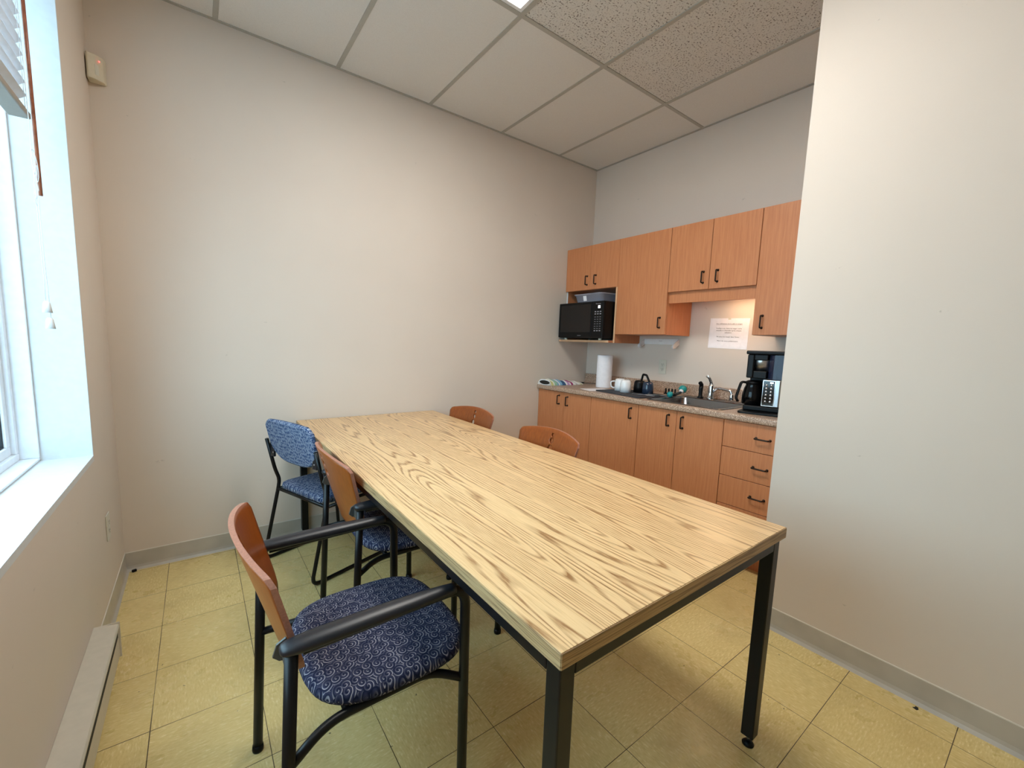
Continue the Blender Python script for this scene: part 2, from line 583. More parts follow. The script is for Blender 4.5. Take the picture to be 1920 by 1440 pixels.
def cushion(mb, outline, z0, z1, dome=0.01, edge=0.012, mi=0, mat=None):
    """padded slab from an outline (list of xy), rounded edges, domed top"""
    cx = sum(p[0] for p in outline) / len(outline)
    cy = sum(p[1] for p in outline) / len(outline)
    L = max(max(abs(p[0] - cx), abs(p[1] - cy)) for p in outline)
    b = bmesh.new()
    def ring(inset, z):
        out = []
        for (x, y) in outline:
            d = math.hypot(x - cx, y - cy)
            k = (d - inset) / d
            out.append(b.verts.new((cx + (x - cx) * k, cy + (y - cy) * k, z)))
        return out
    R = [ring(edge * 1.2, z0), ring(edge * 0.3, z0 + edge * 0.4), ring(0, z0 + (z1 - z0) * 0.45), ring(edge * 0.25, z1 - edge * 0.55),
         ring(edge, z1 - edge * 0.12), ring(edge * 2.6, z1 + dome * 0.25), ring(L * 0.45, z1 + dome * 0.75), ring(L * 0.8, z1 + dome)]
    for p, q in zip(R, R[1:]):
        for i in range(len(p)):
            j = (i + 1) % len(p)
            f = b.faces.new((p[i], p[j], q[j], q[i])); f.smooth = True
    b.faces.new(R[0][::-1])
    f = b.faces.new(R[-1]); f.smooth = True
    mb.add(b, mi, mat)


def text_mesh(name, body, size, mat, parent, matrix, align='CENTER', ext=0.0002):
    cu = bpy.data.curves.new(name, 'FONT')
    cu.body = body
    cu.size = size
    cu.align_x = align
    cu.extrude = ext
    cu.resolution_u = 2
    tmp = bpy.data.objects.new(name + '_tmp', cu)
    COL.objects.link(tmp)
    dg = bpy.context.evaluated_depsgraph_get()
    me = bpy.data.meshes.new_from_object(tmp.evaluated_get(dg))
    bpy.data.objects.remove(tmp)
    bpy.data.curves.remove(cu)
    me.name = name
    me.materials.clear()
    me.materials.append(M[mat])
    o = bpy.data.objects.new(name, me)
    COL.objects.link(o)
    o.parent = parent
    o.matrix_local = matrix
    return o

# ------------------------------------------------------------------ room shell
XR, XK, YA, H, YB = 2.439, 3.428, -2.101, 2.887, -5.3   # right wall, kitchen wall, alcove corner, ceiling, rear wall
TH = 0.12

def struct(name, mb, mats, parent=None):
    return tag(mb.build(name, mats, parent), kind='structure')

struct('floor', MB().box((-0.0, YB, -0.08), (XK + 0.0, 0.0, 0.0)), 'floor')
struct('wall_back', MB().box((-0.25, 0, -0.08), (XK + TH, TH, H + 0.1)), 'wall')
struct('wall_kitchen', MB().box((XK, YA - TH, -0.08), (XK + TH, 0, H + 0.1)), 'wall')
struct('wall_right', MB().box((XR, YB, -0.08), (XR + TH, YA, H + 0.1)), 'wall')
struct('wall_alcove', MB().box((XR + TH, YA - TH, -0.08), (XK, YA, H + 0.1)), 'wall')
struct('wall_rear', MB().box((-0.25, YB - TH, -0.08), (XR + TH, YB, H + 0.1)), 'wall')
# window wall with its opening
WY0, WY1, WZ0, WZ1 = -2.52, -0.577, 0.767, 2.62
WT = 0.25
w = MB()
w.box((-WT, YB, -0.08), (0, 0, WZ0 - 0.0))
w.box((-WT, YB, WZ1), (0, 0, H + 0.1))
w.box((-WT, WY1, WZ0), (0, 0, WZ1))
w.box((-WT, YB, WZ0), (0, WY0, WZ1))
struct('wall_window', w, 'wall')
# white painted reveal and sill
r = MB()
r.box((-0.20, WY0, WZ0 - 0.02), (0.002, WY1, WZ0 + 0.002))
r.box((-0.20, WY1 - 0.002, WZ0), (0.001, WY1 + 0.01, WZ1))
r.box((-0.20, WY0 - 0.01, WZ0), (0.001, WY0 + 0.002, WZ1))
r.box((-0.20, WY0, WZ1 - 0.002), (0.001, WY1, WZ1 + 0.01))
struct('trim_1', r, 'white_paint')

# window unit
win = tag(thing('window_1', None, None), kind='structure')
f = MB()
fx0, fx1 = -0.245, -0.142
y0, y1, z0, z1 = WY0 + 0.004, WY1 - 0.004, WZ0 + 0.004, WZ1 - 0.004
def frame_ring(mb, xa, xb, ya, yb, za, zb, t, bev=0.003):
    mb.box((xa, ya, za), (xb, yb, za + t), bev)
    mb.box((xa, ya, zb - t), (xb, yb, zb), bev)
    mb.box((xa, ya, za + t * 0.98), (xb, ya + t, zb - t * 0.98), bev)
    mb.box((xa, yb - t, za + t * 0.98), (xb, yb, zb - t * 0.98), bev)
frame_ring(f, fx0, fx1, y0, y1, z0, z1, 0.010)
frame_ring(f, fx0, -0.192, y0 + 0.01, y1 - 0.01, z0 + 0.01, z1 - 0.01, 0.026)
tag(f.build('window_frame', 'pvc', win), kind='structure')
ymid = (WY0 + WY1) / 2
for (ya, yb, xo) in ((ymid - 0.025, y1 - 0.036, -0.205), (y0 + 0.036, ymid + 0.025, -0.222)):
    s = MB()
    frame_ring(s, xo - 0.03, xo, ya, yb, z0 + 0.036, z1 - 0.036, 0.034)
    so = tag(s.build('window_sash', 'pvc', win), kind='structure')
    g = MB()
    frame_ring(g, xo - 0.02, xo - 0.008, ya + 0.032, yb - 0.032, z0 + 0.068, z1 - 0.068, 0.008, 0.001)
    tag(g.build('gasket', 'gasket', so), kind='structure')
    tag(MB().box((xo - 0.017, ya + 0.036, z0 + 0.072), (xo - 0.013, yb - 0.036, z1 - 0.072)).build('window_pane', 'glass', so), kind='structure')
struct('ground', MB().box((-14, -14, -0.9), (-0.6, 10, -0.8)), 'outdoor')

# ceiling: tiles in their cells, the grid below them
CX = [0.0, 0.502, 1.111, 1.721, 2.330, 2.940, XK]
CY = [0.0, -1.036, -2.255, -3.474, -4.694, YB]
LIGHT_CELLS = ((2, 1),)
c = MB()
for i in range(6):
    for j in range(5):
        if (i, j) in LIGHT_CELLS:
            continue
        if CX[i] >= XR + TH and CY[j] <= YA:
            continue
        fis = i in (3, 4) and j >= 1
        xa, xb = CX[i], CX[i + 1]
        c.box((xa, CY[j + 1], H + (0.004 if fis else 0.002)), (xb, CY[j], H + 0.02), 0, 1 if fis else 0)
ceil = struct('ceiling', c, ['tile_plain', 'tile_fissured'])
g = MB()
for x in CX[1:-1]:
    g.box((x - 0.012, YB, H - 0.001), (x + 0.012, 0, H + 0.0045), 0.0006)
for y in CY[1:-1]:
    g.box((0, y - 0.012, H - 0.0006), (XK, y + 0.012, H + 0.005), 0.0006)
tag(g.build('ceiling_grid', 'tbar', ceil), kind='structure')
g = MB()
g.box((0, -0.018, H - 0.002), (XK, 0, H + 0.003))
g.box((0, YB, H - 0.002), (0.018, 0, H + 0.003))
g.box((XK - 0.018, YA, H - 0.002), (XK, 0, H + 0.003))
g.box((XR - 0.018, YB, H - 0.002), (XR, YA, H + 0.003))
tag(g.build('wall_angle', 'tbar', ceil), kind='structure')
struct('roof_slab', MB().box((-0.25, YB - TH, H + 0.1), (XK + TH, TH, H + 0.2)), 'tile_plain')

# baseboards: vinyl cove with a toe
BB = 0.102
def cove(name, p0, p1, nrm):
    """p0,p1 on the wall line; nrm points into the room"""
    d = (Vector(p1) - Vector(p0)); L = d.length; d.normalize(); n = Vector(nrm)
    prof = [(0, 0), (0.016, 0), (0.013, 0.004), (0.007, 0.012), (0.004, 0.025), (0.0032, BB - 0.004), (0.0026, BB), (0, BB)]
    b = bmesh.new()
    A = [b.verts.new(Vector(p0) + n * o + Vector((0, 0, z))) for o, z in prof]
    B = [b.verts.new(Vector(p1) + n * o + Vector((0, 0, z))) for o, z in prof]
    for i in range(len(prof)):
        j = (i + 1) % len(prof)
        ff = b.faces.new((A[i], A[j], B[j], B[i]))
        ff.material_index = 1 if i in (5, 6) else 0
    b.faces.new(A[::-1]); b.faces.new(B)
    mb = MB(); mb.add(b, None)
    return struct(name, mb, ['base', 'base_lip'])
cove('baseboard_back', (0, 0, 0), (2.9, 0, 0), (0, -1, 0))
cove('baseboard_window', (0, -0.818, 0), (0, 0, 0), (1, 0, 0))
cove('baseboard_right', (XR, YA, 0), (XR, YB, 0), (-1, 0, 0))
cove('baseboard_rear', (0, YB, 0), (XR, YB, 0), (0, 1, 0))

# ------------------------------------------------------------------ ceiling lights
for k, (i, j) in enumerate(LIGHT_CELLS):
    lt = thing('ceiling_light', 'bright white recessed fluorescent panel in the ceiling grid above the oak table', 'ceiling light',
               ((CX[i] + CX[i + 1]) / 2, (CY[j] + CY[j + 1]) / 2, H))
    hx, hy = (CX[i + 1] - CX[i]) / 2 - 0.013, (CY[j] - CY[j + 1]) / 2 - 0.013
    fr = MB()
    for s in (-1, 1):
        fr.box((-hx, s * hy - (0.02 if s > 0 else 0), 0.0), (hx, s * hy + (0.02 if s < 0 else 0), 0.03), 0.002)
        fr.box((s * hx - (0.02 if s > 0 else 0), -hy + 0.018, 0.0), (s * hx + (0.02 if s < 0 else 0), hy - 0.018, 0.03), 0.002)
    fr.box((-hx, -hy, 0.05), (hx, hy, 0.055))
    fr.build('frame', 'white_plastic', lt)
    MB().box((-hx + 0.018, -hy + 0.018, 0.008), (hx - 0.018, hy - 0.018, 0.014)).build('diffuser', 'diffuser', lt)

# ------------------------------------------------------------------ table
TX0, TX1, TY0, TY1, TZ = 0.836, 1.773, -0.006, -2.407, 0.744
table = thing('table', 'long oak-topped table on black square legs in the middle of the room', 'table', ((TX0 + TX1) / 2, (TY0 + TY1) / 2, 0))
hx, hy = (TX1 - TX0) / 2, (TY0 - TY1) / 2
tt = MB()
tt.box((-hx + 0.001, -hy + 0.001, TZ - 0.031), (hx - 0.001, hy - 0.001, TZ), 0.0008)
tt.build('tabletop', 'oak', table)
eb = MB()
for s in (-1, 1):
    eb.box((s * hx - 0.0015, -hy, TZ - 0.0325), (s * hx + 0.0015, hy, TZ - 0.0012), 0.0012)
    eb.box((-hx, s * hy - 0.0015, TZ - 0.0325), (hx, s * hy + 0.0015, TZ - 0.0012), 0.0012)
eb.build('edge_band', 'oak_edge', table)
LG = 0.038
ins = 0.010
fr = MB()
for s in (-1, 1):
    xx = s * (hx - ins - LG / 2)
    fr.box((xx - LG / 2, -hy + ins + LG, TZ - 0.0315 - LG), (xx + LG / 2, hy - ins - LG, TZ - 0.0315), 0.003)
    yy = s * (hy - ins - LG / 2)
    fr.box((-hx + ins + LG, yy - LG / 2, TZ - 0.0315 - LG), (hx - ins - LG, yy + LG / 2, TZ - 0.0315), 0.003)
fr.build('apron_frame', 'black', table)
for sx in (-1, 1):
    for sy in (-1, 1):
        cx_, cy_ = sx * (hx - ins - LG / 2), sy * (hy - ins - LG / 2)
        lg = MB().box((cx_ - LG / 2, cy_ - LG / 2, 0.036), (cx_ + LG / 2, cy_ + LG / 2, TZ - 0.0315), 0.003).build('leg', 'black', table)
        gl = MB()
        gl.tube([(cx_, cy_, 0.012), (cx_, cy_, 0.037)], 0.005, 10, 1)
        gl.lathe([(0, 0), (0.017, 0), (0.018, 0.004), (0.012, 0.012), (0.006, 0.015), (0, 0.015)], (cx_, cy_, 0), 20)
        gl.build('levelling_foot', ['black_plastic', 'steel'], lg)

# ------------------------------------------------------------------ armchairs with plywood backs
def ply_back():
    """curved plywood back, local chair coordinates, forward +x"""
    ZB, ZT = 0.505, 0.827
    NU, NV = 40, 16
    th = 0.012
    b = bmesh.new()
    def pt(u, v, side):
        # outline: v in 0..1 bottom to top, u in -1..1 across
        zt = ZT - 0.028 * abs(u) ** 2.0
        zb = ZB + 0.055 * abs(u) ** 2.2
        if abs(u) > 0.90:   # rounded corners
            k = (abs(u) - 0.90) / 0.10
            zt -= 0.018 * (1 - math.sqrt(max(0, 1 - k * k)))
            zb += 0.022 * (1 - math.sqrt(max(0, 1 - k * k)))
        z = zb + (zt - zb) * v
        hw = 0.198 + 0.050 * (z - ZB) / (ZT - ZB)
        y = hw * u
        x = -0.080 + (0.845 - z) * 0.30 + (0.030 + 0.010 * v) * u * u
        return Vector((x + (-th if side else 0), y, z))
    F, B = [], []
    for i in range(NU + 1):
        u = -1 + 2 * i / NU
        F.append([b.verts.new(pt(u, j / NV, 0)) for j in range(NV + 1)])
        B.append([b.verts.new(pt(u, j / NV, 1)) for j in range(NV + 1)])
    for i in range(NU):
        for j in range(NV):
            b.faces.new((F[i][j], F[i + 1][j], F[i + 1][j + 1], F[i][j + 1])).smooth = True
            b.faces.new((B[i][j], B[i][j + 1], B[i + 1][j + 1], B[i + 1][j])).smooth = True
    def side(a, bb):
        for p in range(len(a) - 1):
            f = b.faces.new((a[p], a[p + 1], bb[p + 1], bb[p]))
            f.material_index = 1
    side([F[i][0] for i in range(NU + 1)], [B[i][0] for i in range(NU + 1)])
    side([F[i][NV] for i in range(NU + 1)], [B[i][NV] for i in range(NU + 1)])
    side(F[0], B[0]); side(F[NU], B[NU])
    bmesh.ops.recalc_face_normals(b, faces=b.faces[:])
    me = bpy.data.meshes.new('backrest')
    b.to_mesh(me); b.free()
    me.materials.append(M['ply']); me.materials.append(M['ply_edge'])
    ob = bpy.data.objects.new('tmp_back', me)
    COL.objects.link(ob)
    cut = MB()
    for (z, r) in ((0.794, 0.0110), (0.764, 0.0140), (0.726, 0.0175)):
        cut.tube([(-0.2, 0, z), (0.1, 0, z)], r, 20)
    co = cut.build('tmp_cut', ['ply', 'ply_edge'])
    md = ob.modifiers.new('b', 'BOOLEAN')
    md.operation = 'DIFFERENCE'; md.object = co; md.solver = 'EXACT'
    dg = bpy.context.evaluated_depsgraph_get()
    res = bpy.data.meshes.new_from_object(ob.evaluated_get(dg))
    bpy.data.objects.remove(ob); bpy.data.objects.remove(co)
    res.name = 'backrest'
    return res

BACK_MESH = ply_back()

def make_armchair():
    t = thing('armchair', 'x', 'chair')
    o = bpy.data.objects.new('backrest', BACK_MESH); COL.objects.link(o); o.parent = t
    R = 0.0132
    W = 0.247
    for s in (-1, 1):
        y = s * W
        rear = MB().tube([(-0.028, y, 0.012), (-0.014, y, 0.33), (0.0, y, 0.645)], R, 14)
        lg = rear.build('leg', 'black', t)
        MB().lathe([(0, 0), (0.015, 0), (0.016, 0.006), (0.0145, 0.02), (0, 0.02)], (-0.028, y, 0), 16).build('foot_cap', 'black_plastic', lg)
        fp = fillet([(0.405, y, 0.012), (0.405, y, 0.648), (0.02, y, 0.640)], 0.055, 8)
        lg = MB().tube(fp, R, 14).build('leg', 'black', t)
        MB().lathe([(0, 0), (0.015, 0), (0.016, 0.006), (0.0145, 0.02), (0, 0.02)], (0.405, y, 0), 16).build('foot_cap', 'black_plastic', lg)
        # arm pad: bullet nose at the rear, slims into the tube at the front
        xs = [-0.022, -0.021, -0.017, -0.008, 0.01, 0.04, 0.09, 0.15, 0.21, 0.26, 0.30, 0.335, 0.36, 0.372]
        ws = [0.002, 0.010, 0.016, 0.0205, 0.0235, 0.025, 0.0255, 0.0255, 0.025, 0.0235, 0.021, 0.018, 0.0155, 0.0142]
        hs = [0.002, 0.007, 0.011, 0.0135, 0.0150, 0.0160, 0.0160, 0.0160, 0.0160, 0.0158, 0.0155, 0.0150, 0.0145, 0.0140]
        pad = MB().tube([(x, y, 0.651 + 0.003 * math.sin(max(0, x) / 0.37 * math.pi)) for x in xs], ws, 20, 0, True, hs)
        pad.build('armrest', 'arm', t)
        # side rail under the seat
        rp = fillet([(-0.010, y, 0.385), (0.075, s * 0.205, 0.408), (0.33, s * 0.200, 0.408), (0.405, y, 0.388)], [0, 0.07, 0.07, 0], 8)
        MB().tube(rp, 0.011, 12).build('seat_rail', 'black', t)
        # bracket from the rear leg to the back
        bk = MB()
        bk.prism([(-0.018, 0.603), (0.000, 0.600), (0.008, 0.602), (0.008, 0.640), (-0.004, 0.650), (-0.022, 0.640), (-0.030, 0.615)], 'y', y - s * 0.040 - 0.003, y - s * 0.040 + 0.003, 0.001)
        bk.box((-0.012, min(y, y - s * 0.04), 0.600), (0.006, max(y, y - s * 0.04), 0.632), 0.003)
        bk.build('bracket', 'pewter', t)
    st = MB()
    ol = []
    for k in range(72):
        a = 2 * math.pi * k / 72
        ca, sa = math.cos(a), math.sin(a)
        n = 3.6
        rr = (abs(ca) ** n + abs(sa) ** n) ** (-1 / n)
        x, y = rr * ca, rr * sa
        yw = 0.229 * (1.0 if x > 0 else 1 - 0.06 * x * x)
        ol.append((0.258 + 0.213 * x, yw * y))
    cushion(st, ol, 0.417, 0.460, 0.009, 0.018)
    st.build('seat', 'seat', t)
    cb = MB()
    cb.tube([(0.12, -0.205, 0.405), (0.12, 0.205, 0.405)], 0.009, 10)
    cb.tube([(0.31, -0.202, 0.405), (0.31, 0.202, 0.405)], 0.009, 10)
    cb.build('cross_bar', 'black', t)
    return t

ARM = [
    ((0.480, -1.757, 0), 0, 'nearest chair, plywood back and navy swirl seat, at the left side of the table'),
    ((0.814, -1.112, 0), 0, 'orange plywood-backed armchair between the nearest chair and the blue sled chair'),
    ((1.785, -1.262, 0), 177, 'armchair across the table, its plywood back showing against the base cabinets'),
    ((1.800, -0.470, 0), 185, 'armchair across the table, its plywood back showing against the bare back wall'),
]
proto = make_armchair()
for i, (loc, rz, lab) in enumerate(ARM):
    o = proto if i == 0 else copy_tree(proto)
    o.location = loc
    o.rotation_euler = (0, 0, rad(rz))
    tag(o, lab, 'chair', 'plywood-backed armchairs around the table')

# ------------------------------------------------------------------ sled chair with upholstered back
sled = thing('sled_chair', 'blue upholstered chair on a thin black sled frame by the table end', 'chair', (0.7000, -0.472, 0), rad(20.5))
SW = 0.230
for s in (-1, 1):
    y = s * SW
    path = fillet([(0.026, y, 0.700), (0.066, y, 0.515), (0.090, y, 0.452), (0.080, y, 0.398), (-0.010, y, 0.010), (0.470, y, 0.010), (0.440, y, 0.398)],
                  [0, 0.04, 0.03, 0.03, 0.05, 0.05, 0], 7)
    MB().tube(path, 0.0098, 12).build('sled_runner', 'black', sled)
    MB().box((0.040, y - s * 0.030 - 0.013, 0.600), (0.052, y - s * 0.030 + 0.024, 0.690), 0.002).build('back_bracket', 'arm', sled)
sf = MB()
sf.tube(fillet([(0.082, -SW, 0.398), (0.445, -SW, 0.402)], 0), 0.009, 10)
sf.tube(fillet([(0.082, SW, 0.398), (0.445, SW, 0.402)], 0), 0.009, 10)
sf.tube([(0.082, -SW, 0.398), (0.082, SW, 0.398)], 0.010, 10)
sf.tube([(0.44, -SW, 0.400), (0.44, SW, 0.400)], 0.009, 10)
sf.build('seat_frame', 'black', sled)
st = MB()
cushion(st, rrect(0.275, 0, 0.40, 0.43, [0.07, 0.05, 0.05, 0.07], 8), 0.404, 0.446, 0.008, 0.014)
st.build('seat', 'seat_fine', sled)
# back panel: built flat in its own frame then leant back
bp_ = MB()
ol = []
for k in range(25):        # top edge, slightly arched
    u = -1 + 2 * k / 24
    ol.append((0.217 * u, 0.826 - 0.010 * u * u - (0.03 * max(0, abs(u) - 0.86) / 0.14 if abs(u) > 0.86 else 0)))
for k in range(1, 24):     # lower edge: sides tuck in to a rounded belly
    a = math.pi * k / 24
    ol.append((0.217 * math.copysign(abs(math.cos(a)) ** 0.62, math.cos(a)), 0.735 - 0.155 * abs(math.sin(a)) ** 0.85))
lean = Matrix.Translation((0.033, 0, 0.70)) @ Matrix.Rotation(rad(-12), 4, 'Y') @ Matrix(((0, 0, 1, 0), (1, 0, 0, 0), (0, 1, 0, 0), (0, 0, 0, 1))) @ Matrix.Translation((0, -0.70, 0))
cushion(bp_, ol[::-1], -0.006, 0.022, 0.005, 0.010, 0, lean)
bk = bp_.build('backrest', 'back_fine', sled)
for s in (-1, 1):
    for z in (0.625, 0.665):
        MB().lathe([(0, 0.003), (0.004, 0.002), (0.005, 0), (0, 0)], (0.040, s * (SW - 0.036), z), 10, 0, Matrix.Rotation(rad(-90), 4, 'Y')).build('screw', 'steel', sled)

# ------------------------------------------------------------------ kitchen
def pull(mb, p, axis, L=0.072, out=(-1, 0, 0)):
    """wire pull with two feet; p is the centre on the door face"""
    p = Vector(p); o = Vector(out); a = Vector(axis)
    q = [p - a * L / 2, p - a * L / 2 + o * 0.026, p + a * L / 2 + o * 0.026, p + a * L / 2]
    mb.tube(fillet(q, [0, 0.006, 0.006, 0], 4), 0.0046, 8)
    for e in (-1, 1):
        c_ = p + a * (e * L / 2)
        mb.lathe([(0, 0.003), (0.007, 0.003), (0.008, 0), (0, 0)], c_, 12, 0, Matrix.Rotation(rad(-90), 4, 'Y'))
    return mb

GAP = 0.0016
def front(parent, name, x, ya, yb, za, zb, hy=None, hz=None, ax=(0, 0, 1), th=0.018):
    d = MB().box((x, yb + GAP, za + GAP), (x + th, ya - GAP, zb - GAP), 0.0012).build(name, 'maple', parent)
    if hy is not None:
        pull(MB(), (x, hy, hz), ax).build('handle', 'bronze', d)
    return d

def carcass(parent, x0, x1, ya, yb, za, zb, top=True, bottom=True, back=True, mat='maple'):
    m = MB(); t = 0.016
    m.box((x0, ya - t, za), (x1, ya, zb))
    m.box((x0, yb, za), (x1, yb + t, zb))
    if top: m.box((x0, yb + t, zb - t), (x1, ya - t, zb))
    if bottom: m.box((x0, yb + t, za), (x1, ya - t, za + t))
    if back: m.box((x1 - 0.006, yb + t, za + t), (x1, ya - t, zb - t))
    return m.build('body', mat, parent)

UX = 3.098; UB = UX + 0.019; UT = 2.121; UL = 1.368; UM = 1.748; US = 1.669
EPS = 0.0008
# upper units
u = thing('wall_cabinet', 'wall cabinet with two small doors above the microwave', 'cabinet', (0, 0, 0))
mb = MB(); t = 0.016
mb.box((UB, -0.020, 1.316), (XK - EPS, -0.004, UT))
mb.box((UB - 0.017, -0.6012, 1.300), (XK - EPS, -0.586, UT - 0.001), 0)
mb.box((UB, -0.586, UT - t), (XK - EPS, -0.020, UT))
mb.box((UB, -0.586, UM), (XK - EPS, -0.020, UM + t))
mb.box((XK - 0.012, -0.586, UM + t), (XK - EPS, -0.020, UT - t))
mb.build('body', 'maple', u)
MB().box((UB - 0.003, -0.0195, 1.316), (UB, -0.0045, UM)).build('edge_strip', 'white_paint', u)
front(u, 'door', UX, -0.004, -0.295, UM, UT, -0.264, 1.828)
front(u, 'door', UX, -0.295, -0.6012, UM, UT, -0.362, 1.828)
mb = MB().box((3.045, -0.5855, 1.300), (XK - EPS, -0.004, 1.316))
sh = mb.build('shelf', 'maple', u)
MB().box((3.0425, -0.5855, 1.2995), (3.0448, -0.004, 1.3165)).build('shelf_edge', 'maple_edge', sh)
MB().box((UB - 0.0195, -0.6012, 1.300), (UB - 0.0172, -0.586, UM - 0.002)).build('panel_edge', 'maple_edge', u)

u = thing('wall_cabinet', 'tall single-door wall cabinet right of the microwave', 'cabinet')
carcass(u, UB, XK - EPS, -0.602, -1.0575, UL, UT)
front(u, 'door', UX, -0.602, -1.0575, UL, UT, -1.010, 1.455)
u = thing('wall_cabinet', 'short two-door wall cabinet above the sink', 'cabinet')
carcass(u, UB, XK - EPS, -1.058, -1.6605, US, UT)
front(u, 'door', UX, -1.058, -1.359, US, UT, -1.318, 1.750)
front(u, 'door', UX, -1.359, -1.6605, US, UT, -1.415, 1.750)
MB().box((3.122, -1.6605, 1.593), (3.138, -1.0585, US - 0.0005)).build('valance', 'maple', u)
u = thing('wall_cabinet', 'tall single-door wall cabinet above the coffee maker, cut off by the right wall', 'cabinet')
carcass(u, UB, XK - EPS, -1.661, -2.099, UL, UT)
front(u, 'door', UX, -1.661, -2.099, UL, UT, -1.713, 1.448)
# under-cabinet lamp
ul = thing('under_cabinet_lamp', 'warm glowing strip lamp under the short cabinet above the sink', 'lamp', (3.27, -1.50, US))
MB().box((-0.035, -0.13, -0.030), (0.035, 0.13, -0.0005), 0.004).build('housing', 'white_plastic', ul)
MB().box((-0.028, -0.12, -0.036), (0.028, 0.12, -0.0305), 0.002).build('lens', 'cab_lamp', ul)

# base units
CZ = 0.912; CT = 0.038
BXF = 2.822; BXB = BXF + 0.019
BT = CZ - CT - 0.001
def base_unit(label, ya, yb):
    u = thing('base_cabinet', label, 'cabinet')
    m = MB(); t = 0.016
    m.box((BXB, ya - t, 0.0), (XK - EPS, ya, BT))
    m.box((BXB, yb, 0.0), (XK - EPS, yb + t, BT))
    m.box((BXB, yb + t, 0.10), (XK - EPS, ya - t, 0.116))
    m.box((XK - 0.01, yb + t, 0.116), (XK - EPS, ya - t, BT))
    m.box((BXB + 0.07, yb + t, 0.0), (BXB + 0.086, ya - t, 0.10))
    m.build('body', 'maple', u)
    return u
DB = 0.103
DT = BT - 0.001
u = base_unit('base cabinet with two narrow doors at the back-wall end of the counter', -0.004, -0.6375)
front(u, 'door', BXF, -0.004, -0.332, DB, DT, -0.277, 0.805)
front(u, 'door', BXF, -0.332, -0.6375, DB, DT, -0.378, 0.803)
u = base_unit('wide single-door base cabinet under the drying mat', -0.638, -1.0805)
front(u, 'door', BXF, -0.638, -1.0805, DB, DT, -1.020, 0.803)
u = base_unit('base cabinet with two doors under the sink', -1.081, -1.6785)
front(u, 'door', BXF, -1.081, -1.375, DB, DT, -1.320, 0.803)
front(u, 'door', BXF, -1.375, -1.6785, DB, DT, -1.420, 0.803)
u = base_unit('base cabinet with a stack of drawers beside the right wall', -1.679, -2.099)
zz = [DT, 0.713, 0.542, 0.371, DB]
for k in range(4):
    front(u, 'drawer', BXF, -1.679, -2.099, zz[k + 1], zz[k], -1.898, (zz[k] + zz[k + 1]) / 2, (0, 1, 0))

# countertop with sink opening
SX0, SX1, SY0, SY1 = 2.868, 3.365, -1.625, -1.115
ct = MB()
CX0 = 2.812
for (xa, xb, ya, yb) in ((CX0, SX0, -2.099, -0.003), (SX1, XK - EPS, -2.099, -0.003), (SX0, SX1, -2.099, SY0), (SX0, SX1, SY1, -0.003)):
    ct.box((xa, ya, CZ - CT), (xb, yb, CZ))
nose = [(CX0, CZ), (CX0 - 0.006, CZ - 0.0015), (CX0 - 0.0105, CZ - 0.006), (CX0 - 0.012, CZ - 0.013), (CX0 - 0.012, CZ - CT + 0.012), (CX0 - 0.010, CZ - CT + 0.005), (CX0 - 0.004, CZ - CT + 0.0005), (CX0, CZ - CT)]
ct.prism(nose, 'y', -2.099, -0.003)
cto = ct.build('countertop', 'granite')
tag(cto, 'brown speckled laminate countertop running along the kitchen wall', 'countertop')
bs = MB().box((XK - 0.020, -2.099, CZ), (XK - EPS, -0.003, CZ + 0.088), 0.004)
bs.build('backsplash', 'granite', cto)

# sink
sk = thing('sink', 'stainless steel drop-in sink in the speckled countertop', 'sink', (0, 0, 0))
m = MB()
rim = 0.022
def ringpts(x0, x1, y0_, y1_, r, z):
    return [(a, b_, z) for a, b_ in rrect((x0 + x1) / 2, (y0_ + y1_) / 2, x1 - x0, y1_ - y0_, r, 6)]
bm_ = bmesh.new()
bowl = [ringpts(SX0 - 0.012, SX1 + 0.012, SY0 - 0.012, SY1 + 0.012, 0.03, CZ + 0.0005),
        ringpts(SX0 - 0.010, SX1 + 0.010, SY0 - 0.010, SY1 + 0.010, 0.03, CZ + 0.004),
        ringpts(SX0 + 0.014, SX1 - 0.085, SY0 + 0.016, SY1 - 0.016, 0.045, CZ + 0.004),
        ringpts(SX0 + 0.019, SX1 - 0.090, SY0 + 0.021, SY1 - 0.021, 0.045, CZ - 0.004),
        ringpts(SX0 + 0.030, SX1 - 0.100, SY0 + 0.032, SY1 - 0.032, 0.045, CZ - 0.150),
        ringpts(SX0 + 0.060, SX1 - 0.130, SY0 + 0.062, SY1 - 0.062, 0.03, CZ - 0.165)]
rg = [[bm_.verts.new(p) for p in rr_] for rr_ in bowl]
for a_, b_ in zip(rg, rg[1:]):
    for i in range(len(a_)):
        j = (i + 1) % len(a_)
        bm_.faces.new((a_[i], a_[j], b_[j], b_[i])).smooth = True
bm_.faces.new(rg[-1])
m.add(bm_)
m.build('basin', 'sink_steel', sk)
MB().lathe([(0, 0.002), (0.03, 0.002), (0.04, 0.004), (0.042, 0.0), (0, 0)], (3.09, -1.37, CZ - 0.165), 24).build('drain', 'chrome', sk)
